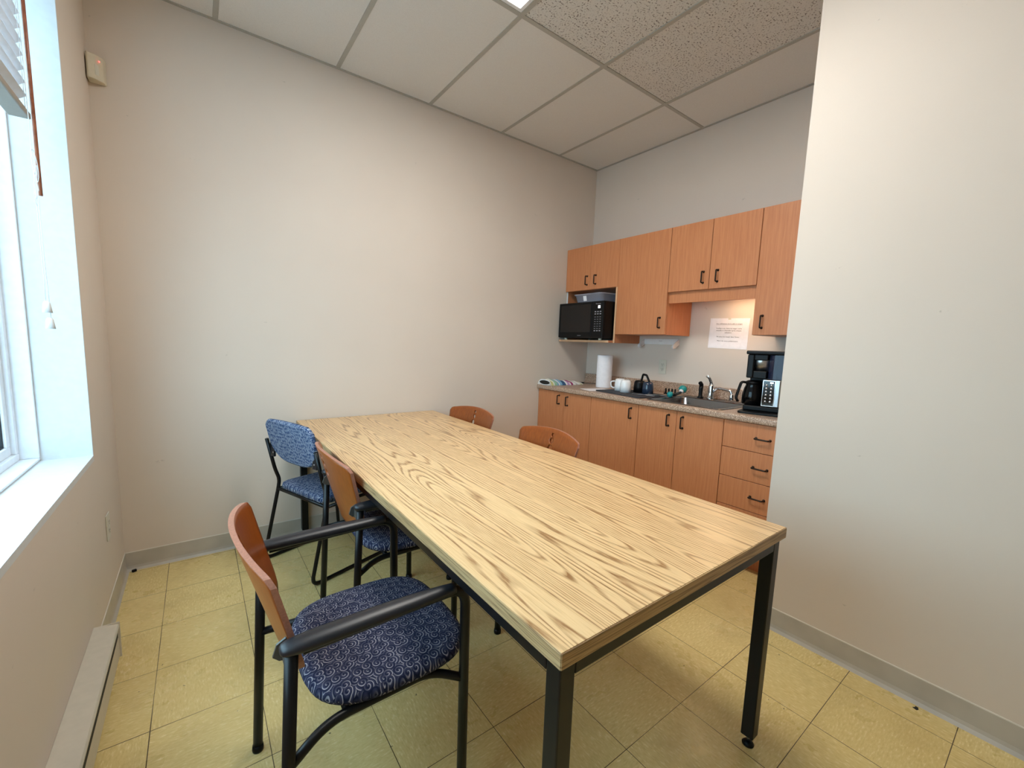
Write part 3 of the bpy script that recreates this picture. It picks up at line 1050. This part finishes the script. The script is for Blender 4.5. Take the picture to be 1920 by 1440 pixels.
# faucet
FX = 3.318
fz = CZ + 0.0045
fa = thing('faucet', 'chrome single-lever faucet with its spout swung to the right over the sink', 'faucet', (FX, -1.325, fz))
m = MB()
m.lathe([(0, 0), (0.026, 0), (0.027, 0.006), (0.021, 0.014), (0.019, 0.05), (0.020, 0.09), (0.017, 0.105), (0, 0.108)], (0, 0, 0), 20)
m.build('body', 'chrome', fa)
m = MB()
m.tube([(0, 0, 0.10), (-0.004, 0.004, 0.125), (-0.014, 0.012, 0.150), (-0.03, 0.026, 0.168)], [0.013, 0.011, 0.010, 0.012], 12, 0, True, [0.011, 0.008, 0.006, 0.004])
m.build('lever', 'chrome', fa)
m = MB()
m.tube(fillet([(0, -0.012, 0.055), (0, -0.045, 0.088), (-0.004, -0.145, 0.075), (-0.004, -0.150, 0.030)], [0, 0.03, 0.02, 0], 6), 0.009, 12)
m.lathe([(0, 0), (0.013, 0), (0.014, 0.01), (0.014, 0.035), (0.011, 0.042), (0, 0.042)], (-0.004, -0.150, 0.012), 16)
m.build('spout', 'chrome', fa)
spy = thing('sink_sprayer', 'black side sprayer standing left of the chrome faucet', 'sprayer', (FX, -1.248, fz))
m = MB()
m.lathe([(0, 0), (0.022, 0), (0.022, 0.006), (0.014, 0.012), (0.0125, 0.03), (0.0145, 0.07), (0.014, 0.085), (0, 0.088)], (0, 0, 0), 18)
m.build('body', 'black_plastic', spy)
m = MB()
m.tube([(0.006, 0.0, 0.078), (0.0, 0, 0.098), (-0.012, 0, 0.110), (-0.022, 0, 0.108)], [0.013, 0.0155, 0.014, 0.011], 14)
m.build('spray_head', 'black_plastic', spy)

# microwave
MX0, MX1, MY0, MY1, MZ0, MZ1 = 2.992, 3.385, -0.570, -0.036, 1.332, 1.632
mw = thing('microwave', 'black countertop microwave on the shelf under the wall cabinet', 'microwave', (MX0, (MY0 + MY1) / 2, 1.3168), rad(-2.0))
hw = (MY1 - MY0) / 2
mz0, mz1 = MZ0 - 1.3168, MZ1 - 1.3168
MB().box((0.018, -hw, mz0), (MX1 - MX0, hw, mz1), 0.004).build('casing', 'black_plastic', mw)
d = MB().box((0.0, -hw + 0.125, mz0 + 0.003), (0.0175, hw, mz1), 0.004).build('door', 'black_plastic', mw)
MB().box((-0.0012, -hw + 0.140, mz0 + 0.050), (-0.0002, hw - 0.025, mz1 - 0.020), 0.0004).build('window', 'mw_glass', d)
cp = MB().box((0.0, -hw, mz0 + 0.003), (0.0175, -hw + 0.1235, mz1), 0.004).build('control_panel', 'black_plastic', mw)
MB().box((-0.0014, -hw + 0.038, mz1 - 0.058), (-0.0002, -hw + 0.060, mz1 - 0.036), 0.0003).build('display', 'display', cp)
kb = MB()
for rr_ in range(9):
    for cc in range(3):
        zc = mz1 - 0.085 - rr_ * 0.0185 - (0.006 if rr_ > 1 else 0)
        yc = -hw + 0.032 + cc * 0.028
        hh = 0.004 if rr_ < 2 or rr_ == 8 else 0.0016
        kb.box((-0.0012, yc - 0.008, zc - hh), (-0.0002, yc + 0.008, zc + hh))
kb.build('keypad', 'mw_text', cp)
RYZ = Matrix(((0, 0, -1, 0), (-1, 0, 0, 0), (0, 1, 0, 0), (0, 0, 0, 1)))   # text facing -x
text_mesh('brand_lettering', 'Panasonic', 0.014, 'mw_text', cp, Matrix.Translation((-0.0006, -hw + 0.060, mz1 - 0.026)) @ RYZ)
text_mesh('door_lettering', 'Inverter', 0.013, 'mw_text', d, Matrix.Translation((-0.0006, 0.0, mz0 + 0.018)) @ RYZ)
for (yy, xx) in ((hw - 0.06, 0.04), (-hw + 0.06, 0.04), (hw - 0.06, 0.34), (-hw + 0.06, 0.34)):
    MB().lathe([(0, 0), (0.012, 0), (0.014, mz0), (0, mz0)], (xx, yy, 0.0), 14).build('foot', 'ivory', mw)

# food tub on the microwave
tb = thing('food_container', 'clear shallow plastic tub with a paper label, on top of the microwave', 'container', (3.155, -0.365, MZ1 + 0.0004), rad(-4))
m = MB()
bm_ = bmesh.new()
lv = [(0.125, 0.150, 0.0), (0.130, 0.155, 0.004), (0.143, 0.168, 0.060), (0.150, 0.175, 0.061), (0.150, 0.175, 0.066), (0.139, 0.164, 0.066), (0.127, 0.152, 0.006)]
rg = [[bm_.verts.new((a_, b_, z_)) for a_, b_ in rrect(0, 0, 2 * hx_, 2 * hy_, 0.04, 5)] for hx_, hy_, z_ in lv]
for a_, b_ in zip(rg, rg[1:]):
    for i in range(len(a_)):
        j = (i + 1) % len(a_)
        bm_.faces.new((a_[i], a_[j], b_[j], b_[i])).smooth = True
bm_.faces.new(rg[0][::-1]); bm_.faces.new(rg[-1])
for f_ in bm_.faces: pass
bmesh.ops.translate(bm_, verts=bm_.verts[:], vec=(0, 0, 0))
m.add(bm_)
m.build('tub', 'tub', tb)
MB().prism(rrect(0, 0, 0.306, 0.356, 0.042, 5), 'z', 0.0662, 0.0700).build('lid', 'tub', tb)
MB().box((-0.1405, 0.010, 0.012), (-0.1390, 0.048, 0.054), 0.0002, 0, Matrix.Rotation(rad(-12), 4, 'Y')).build('paper_label', 'paper', tb)

# notice on the wall
nt = thing('notice', 'white printed paper notice taped to the kitchen wall above the sink', 'notice', (XK - 0.0006, -1.355, 1.39))
nt.rotation_euler = (rad(1.2), 0, 0)
MB().box((-0.0012, -0.1397, -0.108), (0.0, 0.1397, 0.108)).build('sheet', 'paper', nt)
lines = [('Aux utilisateurs de la salle \u00e0 manger', 0.065, 1), ('Veuillez s.v.p., laver et ranger votre', 0.032, 0), ('vaisselle et ustensiles apr\u00e8s chaque', 0.017, 0),
         ('utilisation.', 0.002, 0), ('Ne plus rien laisser dans l\u2019\u00e9vier.', -0.028, 0), ('Merci de votre collaboration.', -0.058, 0)]
for (s_, z_, ul_) in lines:
    o = text_mesh('printed_line', s_, 0.0128, 'ink', nt, Matrix.Translation((-0.0015, 0.0, z_)) @ RYZ, ext=0.0001)
    if ul_:
        w_ = max(v.co.x for v in o.data.vertices)
        MB().box((-0.0016, -w_, z_ - 0.0040), (-0.0013, w_, z_ - 0.0030)).build('underline', 'ink', nt)
MB().box((-0.0018, -0.010, 0.098), (-0.0013, 0.010, 0.113)).build('tape', 'ivory', nt)

# outlets
def outlet(label, mat, xf, slots=True):
    """xf: matrix taking local (u across, v up, w out of wall)"""
    o = thing('wall_outlet', label, 'outlet')
    o.matrix_world = xf
    MB().box((-0.035, -0.0575, 0.0), (0.035, 0.0575, 0.005), 0.002).build('cover_plate', mat, o)
    for s in (-1, 1):
        f_ = MB()
        f_.prism(rrect(0, s * 0.0195, 0.034, 0.029, 0.012, 4), 'z', 0.0052, 0.0066)
        so_ = f_.build('socket', mat, o)
        h_ = MB()
        for dx in (-0.0065, 0.0065):
            h_.box((dx - 0.0012, s * 0.0195 - 0.001, 0.0064), (dx + 0.0012, s * 0.0195 + 0.008, 0.0070))
        h_.lathe([(0, 0.0006), (0.0028, 0.0006), (0.0028, 0), (0, 0)], (0, s * 0.0195 - 0.007, 0.0064), 10)
        h_.build('slots', 'hole', so_)
    MB().lathe([(0, 0.001), (0.003, 0.0006), (0.003, 0), (0, 0)], (0, 0, 0.005), 10).build('screw', 'steel', o)
    return o
outlet('ivory duplex outlet on the kitchen wall between the paper roll and the faucet', 'ivory',
       Matrix(((0, 0, -1, XK - 0.0005), (-1, 0, 0, -0.845), (0, 1, 0, 1.117), (0, 0, 0, 1))))
outlet('outlet with pale cover low on the window wall near the corner', 'ivory',
       Matrix(((0, 0, 1, 0.0005), (1, 0, 0, -0.405), (0, 1, 0, 0.405), (0, 0, 0, 1))))

# paper towel bracket on the wall
br = thing('towel_bracket', 'empty white plastic paper towel bracket under the tall wall cabinet', 'towel holder', (XK - 0.0006, -0.815, 1.317))
m = MB()
m.box((-0.010, -0.155, -0.018), (0.0, 0.155, 0.028), 0.003)
m.build('back_plate', 'white_plastic', br)
text_mesh('lettering', 'Bounty', 0.010, 'mw_text', br, Matrix.Translation((-0.0104, 0.0, 0.008)) @ RYZ)
for s in (-1, 1):
    m = MB()
    m.prism([(0.0, 0.028), (0.0, -0.018), (-0.055, -0.048), (-0.078, -0.050), (-0.088, -0.036), (-0.080, -0.018)], 'y', s * 0.160 - 0.005, s * 0.160 + 0.005, 0.0015)
    m.lathe([(0, 0.006), (0.014, 0.006), (0.018, 0), (0, 0)], (-0.066, s * 0.155 - s * 0.0, -0.034), 16, 0, Matrix.Rotation(rad(90 * s), 4, 'X'))
    m.build('arm', 'white_plastic', br)

# paper towel roll on the counter
pr = thing('paper_towel_roll', 'white paper towel roll standing upright on the counter', 'paper roll', (3.215, -0.415, CZ + 0.0003))
MB().lathe([(0.019, 0.0), (0.066, 0.0), (0.0665, 0.002), (0.0665, 0.277), (0.066, 0.279), (0.019, 0.279), (0.019, 0.0)], (0, 0, 0), 40).build('paper', 'paper', pr)
MB().lathe([(0.0178, 0.0), (0.0188, 0.0), (0.0188, 0.279), (0.0178, 0.279), (0.0178, 0)], (0, 0, 0), 24).build('core', 'cream', pr)
# loose white sheet
tag(MB().prism([(-0.10, -0.075), (0.11, -0.085), (0.115, 0.07), (-0.09, 0.085)], 'z', 0, 0.0015).build('paper_sheet', 'paper', None, (2.965, -0.545, CZ + 0.0004), rad(-15)),
    'loose white paper sheet on the counter in front of the paper roll', 'paper')

# striped towel, loosely folded
def towel():
    b = bmesh.new()
    rnd = random.Random(4)
    NX, NY = 46, 22
    L, Wd = 0.40, 0.16
    top, bot = [], []
    for i in range(NX + 1):
        x = -L / 2 + L * i / NX
        k = i / NX
        hh = 0.036 * (1 - k) ** 0.7 + 0.012
        rt_, rb_ = [], []
        for j in range(NY + 1):
            s = j / NY
            y = -Wd / 2 + Wd * s + 0.012 * math.sin(5 * k + 1)
            arch = math.sqrt(max(0.0, 1 - (2 * s - 1) ** 2 * 0.98))
            z = hh * arch + 0.004 * math.sin(38 * k + 3 * s) * arch + 0.003 * math.sin(9 * s + 12 * k) * arch
            rt_.append(b.verts.new((x, y, max(z, 0.004) + 0.002)))
            rb_.append(b.verts.new((x, y, 0.0)))
        top.append(rt_); bot.append(rb_)
    for i in range(NX):
        for j in range(NY):
            b.faces.new((top[i][j], top[i + 1][j], top[i + 1][j + 1], top[i][j + 1])).smooth = True
            b.faces.new((bot[i][j], bot[i][j + 1], bot[i + 1][j + 1], bot[i + 1][j]))
    for i in range(NX):
        b.faces.new((top[i][0], bot[i][0], bot[i + 1][0], top[i + 1][0]))
        b.faces.new((top[i][NY], top[i + 1][NY], bot[i + 1][NY], bot[i][NY]))
    for j in range(NY):
        b.faces.new((top[0][j], top[0][j + 1], bot[0][j + 1], bot[0][j]))
        b.faces.new((top[NX][j], bot[NX][j], bot[NX][j + 1], top[NX][j + 1]))
    m_ = MB(); m_.add(b)
    return m_
tw = thing('dish_towel', 'striped blue, white and maroon dish towel bunched at the back-wall end of the counter', 'towel', (3.005, -0.098, CZ + 0.0003), 0)
towel().build('cloth', 'towel', tw)
m = MB()
m.tube([(-0.2025, -0.045, 0.021), (-0.2025, 0.045, 0.021)], 0.0, 4)
rim_ = [(-0.2015, -0.004 + 0.072 * math.cos(a), 0.024 + 0.021 * math.sin(a)) for a in [2 * math.pi * k / 24 for k in range(25)]]
m = MB().tube(rim_, 0.0042, 6)
m.build('rolled_edge', 'cord', tw)
m = MB()
poly = [(-0.004 + 0.068 * math.cos(2 * math.pi * k / 24), 0.024 + 0.017 * math.sin(2 * math.pi * k / 24)) for k in range(24)]
m.prism(poly, 'x', -0.2030, -0.2005).build('fold_shade', 'hole', tw)  # dark disc stands in for the shade inside the towel's roll
# dark flat tool behind the towel
kn = thing('kitchen_knife', 'thin dark utensil lying flat in the counter corner behind the towel', 'utensil', (3.285, -0.115, CZ + 0.0003), rad(-62))
m = MB(); m.tube([(-0.11, 0, 0.006), (0.0, 0, 0.0065)], 0.009, 10, 0, True, 0.006); m.build('handle', 'black_plastic', kn)
MB().prism([(0, -0.011), (0.10, -0.008), (0.125, 0.006), (0.0, 0.011)], 'z', 0.004, 0.0062).build('blade', 'arm', kn)

# drying mat and the things on it
matz = CZ + 0.0003
dm = MB().prism(rrect(0, 0, 0.33, 0.47, 0.012, 4), 'z', 0, 0.009, 0.003)
tag(dm.build('drying_mat', 'rubber', None, (3.035, -0.855, matz), rad(-8)), 'charcoal drying mat on the counter left of the sink', 'mat')
MZ = matz + 0.0093
def mug(name, label, mat, loc, rz, r=0.042, h=0.095, up_=False, handle=True, group=None):
    t_ = thing(name, label, 'mug', loc, rz, group)
    if up_:
        prof = [(0, 0), (r * 0.9, 0), (r, 0.006), (r, h), (r - 0.004, h), (r - 0.004, 0.008), (0, 0.008)]
    else:   # upside down: wide rim on the mat, narrower foot on top
        prof = [(r, 0), (r, h * 0.45), (r * 0.93, h * 0.8), (r * 0.80, h * 0.97), (r * 0.66, h), (r * 0.62, h - 0.003), (0, h - 0.003), (0, h - 0.008), (r * 0.75, h - 0.008), (r - 0.004, h * 0.45), (r - 0.004, 0), (r, 0)]
    MB().lathe(prof, (0, 0, 0), 36).build('cup', mat, t_)
    if handle:
        hp = fillet([(r - 0.003, 0, h * 0.78), (r + 0.032, 0, h * 0.74), (r + 0.026, 0, h * 0.26), (r - 0.003, 0, h * 0.2)], [0, 0.02, 0.02, 0], 6)
        MB().tube(hp, 0.0055, 10, 0, True, 0.0055).build('handle', mat, t_)
    return t_
mug('mug', 'upside-down white mug with its handle turned to the left, beside the paper roll', 'ceramic', (3.062, -0.716, MZ), rad(125), group='upside-down white mugs')
mug('mug', 'upside-down white mug standing in front of the black tumbler', 'ceramic', (3.010, -0.812, MZ), rad(-20), handle=False, group='upside-down white mugs')
mug('tumbler', 'black cup behind the white mugs on the drying mat', 'black_plastic', (3.115, -0.862, MZ), 0, 0.044, 0.092, False, False)
mug('tumbler', 'glossy dark blue cup at the right of the other cups on the drying mat', 'navy', (3.085, -0.960, MZ), rad(40), 0.041, 0.090, False, False)
# black A-shaped clip handle rising behind the cups
ch = thing('black_scoop', 'black plastic handle loop standing up behind the dark cups', 'utensil', (3.215, -0.838, CZ + 0.0003), rad(90))
m = MB()
m.tube(fillet([(-0.046, 0, 0.03), (-0.040, 0, 0.09), (-0.012, 0, 0.140), (0.022, 0, 0.144), (0.034, 0, 0.09), (0.036, 0, 0.03)], [0, 0.02, 0.008, 0.008, 0.02, 0], 5), 0.0085, 10)
m.build('loop', 'black_plastic', ch)
m = MB().box((-0.052, -0.02, 0.0), (0.045, 0.02, 0.06), 0.006)
m.build('body', 'black_plastic', ch)
# cutlery
for k, (dx, dy, a_, nm, lb) in enumerate(((2.975, -1.000, -75, 'fork', 'steel fork lying on the drying mat, nearest the counter edge'),
                                          (3.015, -1.020, -55, 'spoon', 'steel spoon lying on the drying mat next to the fork'),
                                          (3.065, -1.030, -80, 'table_knife', 'steel table knife lying on the drying mat beside the teal brush'))):
    t_ = thing(nm, lb, 'cutlery', (dx, dy, MZ), rad(a_))
    m = MB()
    m.tube([(-0.085, 0, 0.004), (-0.03, 0, 0.004), (0.02, 0, 0.005), (0.035, 0, 0.004)], [0.006, 0.005, 0.003, 0.004], 8, 0, True, [0.0018, 0.0018, 0.002, 0.0016])
    m.build('handle', 'steel', t_)
    m = MB()
    if nm == 'spoon':
        m.lathe([(0, 0.0), (0.012, 0.001), (0.019, 0.006), (0.0185, 0.0068), (0.011, 0.0022), (0, 0.0014)], (0.055, 0, 0), 18, 0, None, 1.35, 0.9)
        m.build('bowl', 'steel', t_)
    elif nm == 'fork':
        m.box((0.030, -0.010, 0.003), (0.052, 0.010, 0.0045), 0.0006)
        for q in range(4):
            m.box((0.050, -0.0095 + q * 0.0055, 0.003), (0.085, -0.0070 + q * 0.0055, 0.0045), 0.0005)
        m.build('tines', 'steel', t_)
    else:
        m.prism([(0.03, -0.006), (0.10, -0.007), (0.112, 0.0), (0.105, 0.006), (0.03, 0.006)], 'z', 0.003, 0.0042)
        m.build('blade', 'steel', t_)
# spare clip rack seen at the backsplash
rk = thing('cutlery_rest', 'small dark slotted rest against the backsplash behind the cutlery', 'utensil holder', (3.325, -1.000, CZ + 0.0003))
m = MB()
m.box((-0.018, -0.050, 0), (0.018, 0.050, 0.008), 0.002)
for q in range(4):
    m.box((-0.005, -0.044 + q * 0.027, 0.006), (0.005, -0.034 + q * 0.027, 0.045), 0.002)
m.build('rack', 'black_plastic', rk)
# teal brush
bh = thing('dish_brush', 'teal and black dish brush lying along the left edge of the sink', 'brush', (3.190, -1.128, CZ + 0.006), rad(101))
m = MB(); m.tube([(0, 0.09, 0.016), (0, 0.02, 0.013), (0, -0.10, 0.024)], [0.010, 0.0125, 0.009], 12); m.build('handle', 'black_plastic', bh)
m = MB(); m.lathe([(0, -0.024), (0.015, -0.018), (0.022, 0), (0.017, 0.016), (0, 0.022)], (0, 0.105, 0.0222), 18); m.build('end_cap', 'teal', bh)
m = MB(); m.lathe([(0, 0), (0.018, 0), (0.030, 0.022), (0.029, 0.038), (0, 0.044)], (0, -0.112, 0.032), 20, 0, Matrix.Rotation(rad(60), 4, 'X')); m.build('brush_head', 'teal', bh)
m = MB(); m.lathe([(0, 0), (0.012, 0.0), (0.018, 0.014), (0, 0.016)], (0, -0.098, 0.026), 16, 0, Matrix.Rotation(rad(60), 4, 'X')); m.build('collar', 'white_plastic', bh)

# tray and coffee maker
CMR = rad(14)
ty = thing('tray', 'black tray under the coffee maker', 'tray', (3.105, -1.855, CZ + 0.0003), CMR)
MB().prism(rrect(0, 0, 0.40, 0.37, 0.02, 4), 'z', 0, 0.012, 0.003).build('plate', 'black_plastic', ty)
cm = thing('coffee_maker', 'tall black and steel drip coffee maker half hidden by the right wall', 'coffee maker', (3.105, -1.838, CZ + 0.0128), CMR)
Wc, Dc, Hc = 0.155, 0.125, 0.350      # half width (y), half depth (x), height
m = MB(); m.box((-Dc, -Wc, 0), (Dc, Wc, 0.030), 0.006); m.build('base', 'black_plastic', cm)
m = MB(); m.box((0.02, -Wc, 0.030), (Dc, Wc, Hc - 0.02), 0.008); m.build('tower', 'black_plastic', cm)
m = MB(); m.box((-Dc - 0.004, -Wc - 0.004, Hc - 0.022), (Dc, Wc + 0.006, Hc), 0.006); m.build('lid', 'black_plastic', cm)
m = MB()
m.box((-Dc + 0.004, 0.118, 0.19), (0.03, Wc - 0.002, Hc - 0.022), 0.006)
m.box((-Dc + 0.006, 0.05, 0.19), (0.03, 0.118, 0.232), 0.004)
m.box((-Dc + 0.006, 0.05, Hc - 0.055), (0.03, 0.118, Hc - 0.022), 0.004)
m.build('brew_housing', 'black_plastic', cm)
m = MB(); m.lathe([(0, 0), (0.052, 0), (0.056, 0.06), (0.056, 0.066), (0, 0.066)], (-0.052, 0.086, 0.232), 28); m.build('filter_basket', 'steel', cm)
m = MB(); m.prism(rrect(-0.050, -0.053, 0.145, 0.200, 0.04, 6), 'z', 0.188, Hc - 0.023, 0.0); m.build('water_tank', 'tank', cm)
m = MB(); m.box((-Dc, -Wc, 0.031), (0.02, 0.062, 0.186), 0.005); m.build('front_block', 'steel_dark', cm)
m = MB(); m.box((-Dc - 0.002, -0.020, 0.034), (-Dc + 0.001, -0.001, 0.184), 0.0006); m.build('steel_strip', 'steel', cm)
pn = MB().box((-Dc - 0.004, 0.002, 0.036), (-Dc - 0.0002, 0.058, 0.182), 0.002).build('control_panel', 'mw_glass', cm)
m = MB()
for (a0, a1, b0, b1) in ((-0.001, 0.061, 0.0345, 0.0375), (-0.001, 0.061, 0.180, 0.183), (-0.001, 0.002, 0.0345, 0.183), (0.058, 0.061, 0.0345, 0.183)):
    m.box((-Dc - 0.0052, a0, b0), (-Dc - 0.0002, a1, b1))
m.build('panel_trim', 'chrome', pn)
m = MB()
for rr_ in range(6):
    for yy in (0.018, 0.042):
        m.lathe([(0, 0.003), (0.006, 0.002), (0.007, 0), (0, 0)], (-Dc - 0.004, yy, 0.060 + rr_ * 0.019), 12, 0, Matrix.Rotation(rad(-90), 4, 'Y'))
m.build('buttons', 'steel', pn)
MB().box((-Dc - 0.0052, 0.010, 0.166), (-Dc - 0.0041, 0.026, 0.174)).build('display', 'display', pn)
cf = thing('carafe', 'glass coffee carafe with a black handle, standing in the coffee maker', 'carafe')
cf.location = cm.location + Vector((0, 0, 0.0305)); cf.rotation_euler = (0, 0, CMR)
ccx, ccy = -0.055, 0.120
m = MB(); m.lathe([(0, 0), (0.050, 0), (0.056, 0.006), (0.056, 0.055), (0.048, 0.095), (0.040, 0.115), (0.042, 0.122), (0.040, 0.122), (0.037, 0.115), (0.045, 0.095), (0.053, 0.055), (0.053, 0.008), (0, 0.004)], (ccx, ccy, 0), 30); m.build('glass', 'carafe', cf)
m = MB(); m.lathe([(0, 0), (0.044, 0), (0.044, 0.012), (0.030, 0.020), (0, 0.022)], (ccx, ccy, 0.1225), 24); m.build('lid', 'black_plastic', cf)
m = MB(); m.tube(fillet([(ccx - 0.010, ccy + 0.038, 0.128), (ccx - 0.03, ccy + 0.060, 0.132), (ccx - 0.045, ccy + 0.080, 0.035), (ccx - 0.040, ccy + 0.068, 0.012)], [0, 0.03, 0.02, 0], 8), [0.011] * 20, 12, 0, True, [0.007] * 20)
m.build('handle', 'black_plastic', cf)

# ------------------------------------------------------------------ window wall things
# baseboard heater
ht = thing('baseboard_heater', 'long beige electric baseboard heater low on the window wall', 'heater', (0, 0, 0))
hy0, hy1 = -3.05, -0.822
m = MB()
m.prism([(0.0008, 0.030), (0.064, 0.030), (0.066, 0.036), (0.066, 0.118), (0.058, 0.122), (0.058, 0.130), (0.070, 0.150), (0.070, 0.158), (0.066, 0.163), (0.0008, 0.172)], 'y', hy0, hy1)
m.build('casing', 'heater', ht)
m = MB(); m.box((0.0575, hy0 + 0.04, 0.119), (0.0672, hy1 - 0.02, 0.136)); m.build('grille_slot', 'hole', ht)
m = MB(); m.box((0.0008, hy1 - 0.001, 0.026), (0.072, hy1 + 0.004, 0.170), 0.003); m.build('end_cap', 'heater', ht)
m = MB(); m.box((0.0008, hy0, 0.0), (0.05, hy0 + 0.03, 0.030)); m.box((0.0008, hy1 - 0.03, 0.0), (0.05, hy1, 0.030)); m.build('foot', 'heater', ht)

# motion detector in the corner
md = thing('motion_detector', 'cream motion detector with a red light high in the corner by the window', 'detector', (0.004, -0.004, 2.408))
m = MB()
m.prism([(0.0, 0.0), (0.0, -0.055), (0.006, -0.060), (0.030, -0.052), (0.055, -0.030), (0.062, -0.006), (0.058, 0.0)], 'z', 0.0, 0.108, 0.003)
m.build('case', 'cream', md)
rot45 = Matrix.Translation((0.034, -0.038, 0.0)) @ Matrix.Rotation(rad(-45), 4, 'Z')
m = MB()
b_ = bmesh.new(); bmesh.ops.create_cube(b_, size=1)
for v in b_.verts: v.co = Vector((v.co.x * 0.016, v.co.y * 0.034, 0.043 + v.co.z * 0.052))
bmesh.ops.bevel(b_, geom=b_.edges[:], offset=0.003, segments=2, affect='EDGES')
m.add(b_, 0, rot45)
m.build('lens', 'ivory', md)
m = MB(); m.lathe([(0, 0.003), (0.003, 0.002), (0.0035, 0), (0, 0)], (0.044, -0.046, 0.082), 12, 0, Matrix.Rotation(rad(-45), 4, 'Z') @ Matrix.Rotation(rad(90), 4, 'Y')); m.build('indicator_light', 'red_led', md)

# blind
BX = -0.078
by0, by1 = WY0 + 0.02, -0.745
bl = thing('window_blind', 'white horizontal blind pulled halfway up the window', 'blind')
MB().box((BX - 0.03, by0, WZ1 - 0.045), (BX + 0.03, by1, WZ1 - 0.003), 0.003).build('headrail', 'blind', bl)
MB().box((BX - 0.026, by0, 1.946), (BX + 0.026, by1, 1.966), 0.004).build('bottom_rail', 'blind_rail', bl)
zs = 2.004
while zs < WZ1 - 0.06:
    b_ = MB()
    rot = Matrix.Rotation(rad(-36), 4, 'Y')
    b_.box((BX - 0.025, by0, zs - 0.0014), (BX + 0.025, by1, zs + 0.0014), 0.0006, 0, rot)
    b_.build('slat', 'blind', bl)
    zs += 0.041
m = MB()
for yy in (by1 - 0.06, by1 - 0.55, by1 - 1.05, by1 - 1.60):
    for dx in (-0.026, 0.026):
        m.tube([(BX + dx, yy, 1.955), (BX + dx, yy, WZ1 - 0.03)], 0.0009, 6)
m.build('ladder_cord', 'cord', bl)
m = MB(); m.tube([(BX + 0.036, by1 - 0.025, 1.705), (BX + 0.036, by1 - 0.030, WZ1 - 0.05)], 0.0052, 8); m.build('tilt_wand', 'wand', bl)
m = MB()
cy_ = -0.862
m.tube([(BX + 0.040, cy_, WZ1 - 0.05), (BX + 0.042, cy_ - 0.002, 2.0), (BX + 0.042, cy_ + 0.004, 1.45), (BX + 0.042, cy_, 1.355)], 0.0010, 6)
m.tube([(BX + 0.046, cy_ + 0.008, WZ1 - 0.05), (BX + 0.047, cy_ + 0.008, 2.0), (BX + 0.046, cy_ + 0.008, 1.50), (BX + 0.047, cy_ + 0.020, 1.30)], 0.0010, 6)
# tangled loops of spare cord
loop = []
for k in range(60):
    a_ = k / 59 * 2 * math.pi * 3
    loop.append((BX + 0.046 + 0.004 * math.sin(a_ * 1.3), cy_ + 0.016 * math.sin(a_) , 1.78 - 0.055 * math.cos(a_) - 0.0012 * k))
m.tube(loop, 0.0010, 6)
m.build('pull_cord', 'cord', bl)
for (yy, z_) in ((cy_, 1.320), (cy_ + 0.020, 1.268)):
    MB().lathe([(0, 0.036), (0.006, 0.036), (0.009, 0.030), (0.0125, 0.0), (0, 0)], (BX + 0.044, yy, z_), 14).build('tassel', 'white_plastic', bl)

# small floor bits
fb = MB().box((-0.010, -0.007, 0.0), (0.010, 0.007, 0.014), 0.004)
tag(fb.build('black_plug', 'black_plastic', None, (0.036, -0.030, 0.0003), rad(20)), 'small black plug on the floor in the corner by the window', 'plug')
fk = MB().prism([(-0.010, -0.003), (-0.002, -0.007), (0.009, -0.004), (0.011, 0.003), (0.002, 0.004), (-0.005, 0.009)], 'z', 0, 0.0012)
tag(fk.build('leaf_scrap', 'hole', None, (2.405, -2.668, 0.0003)), 'tiny dark scrap on the floor by the right-hand baseboard', 'debris')
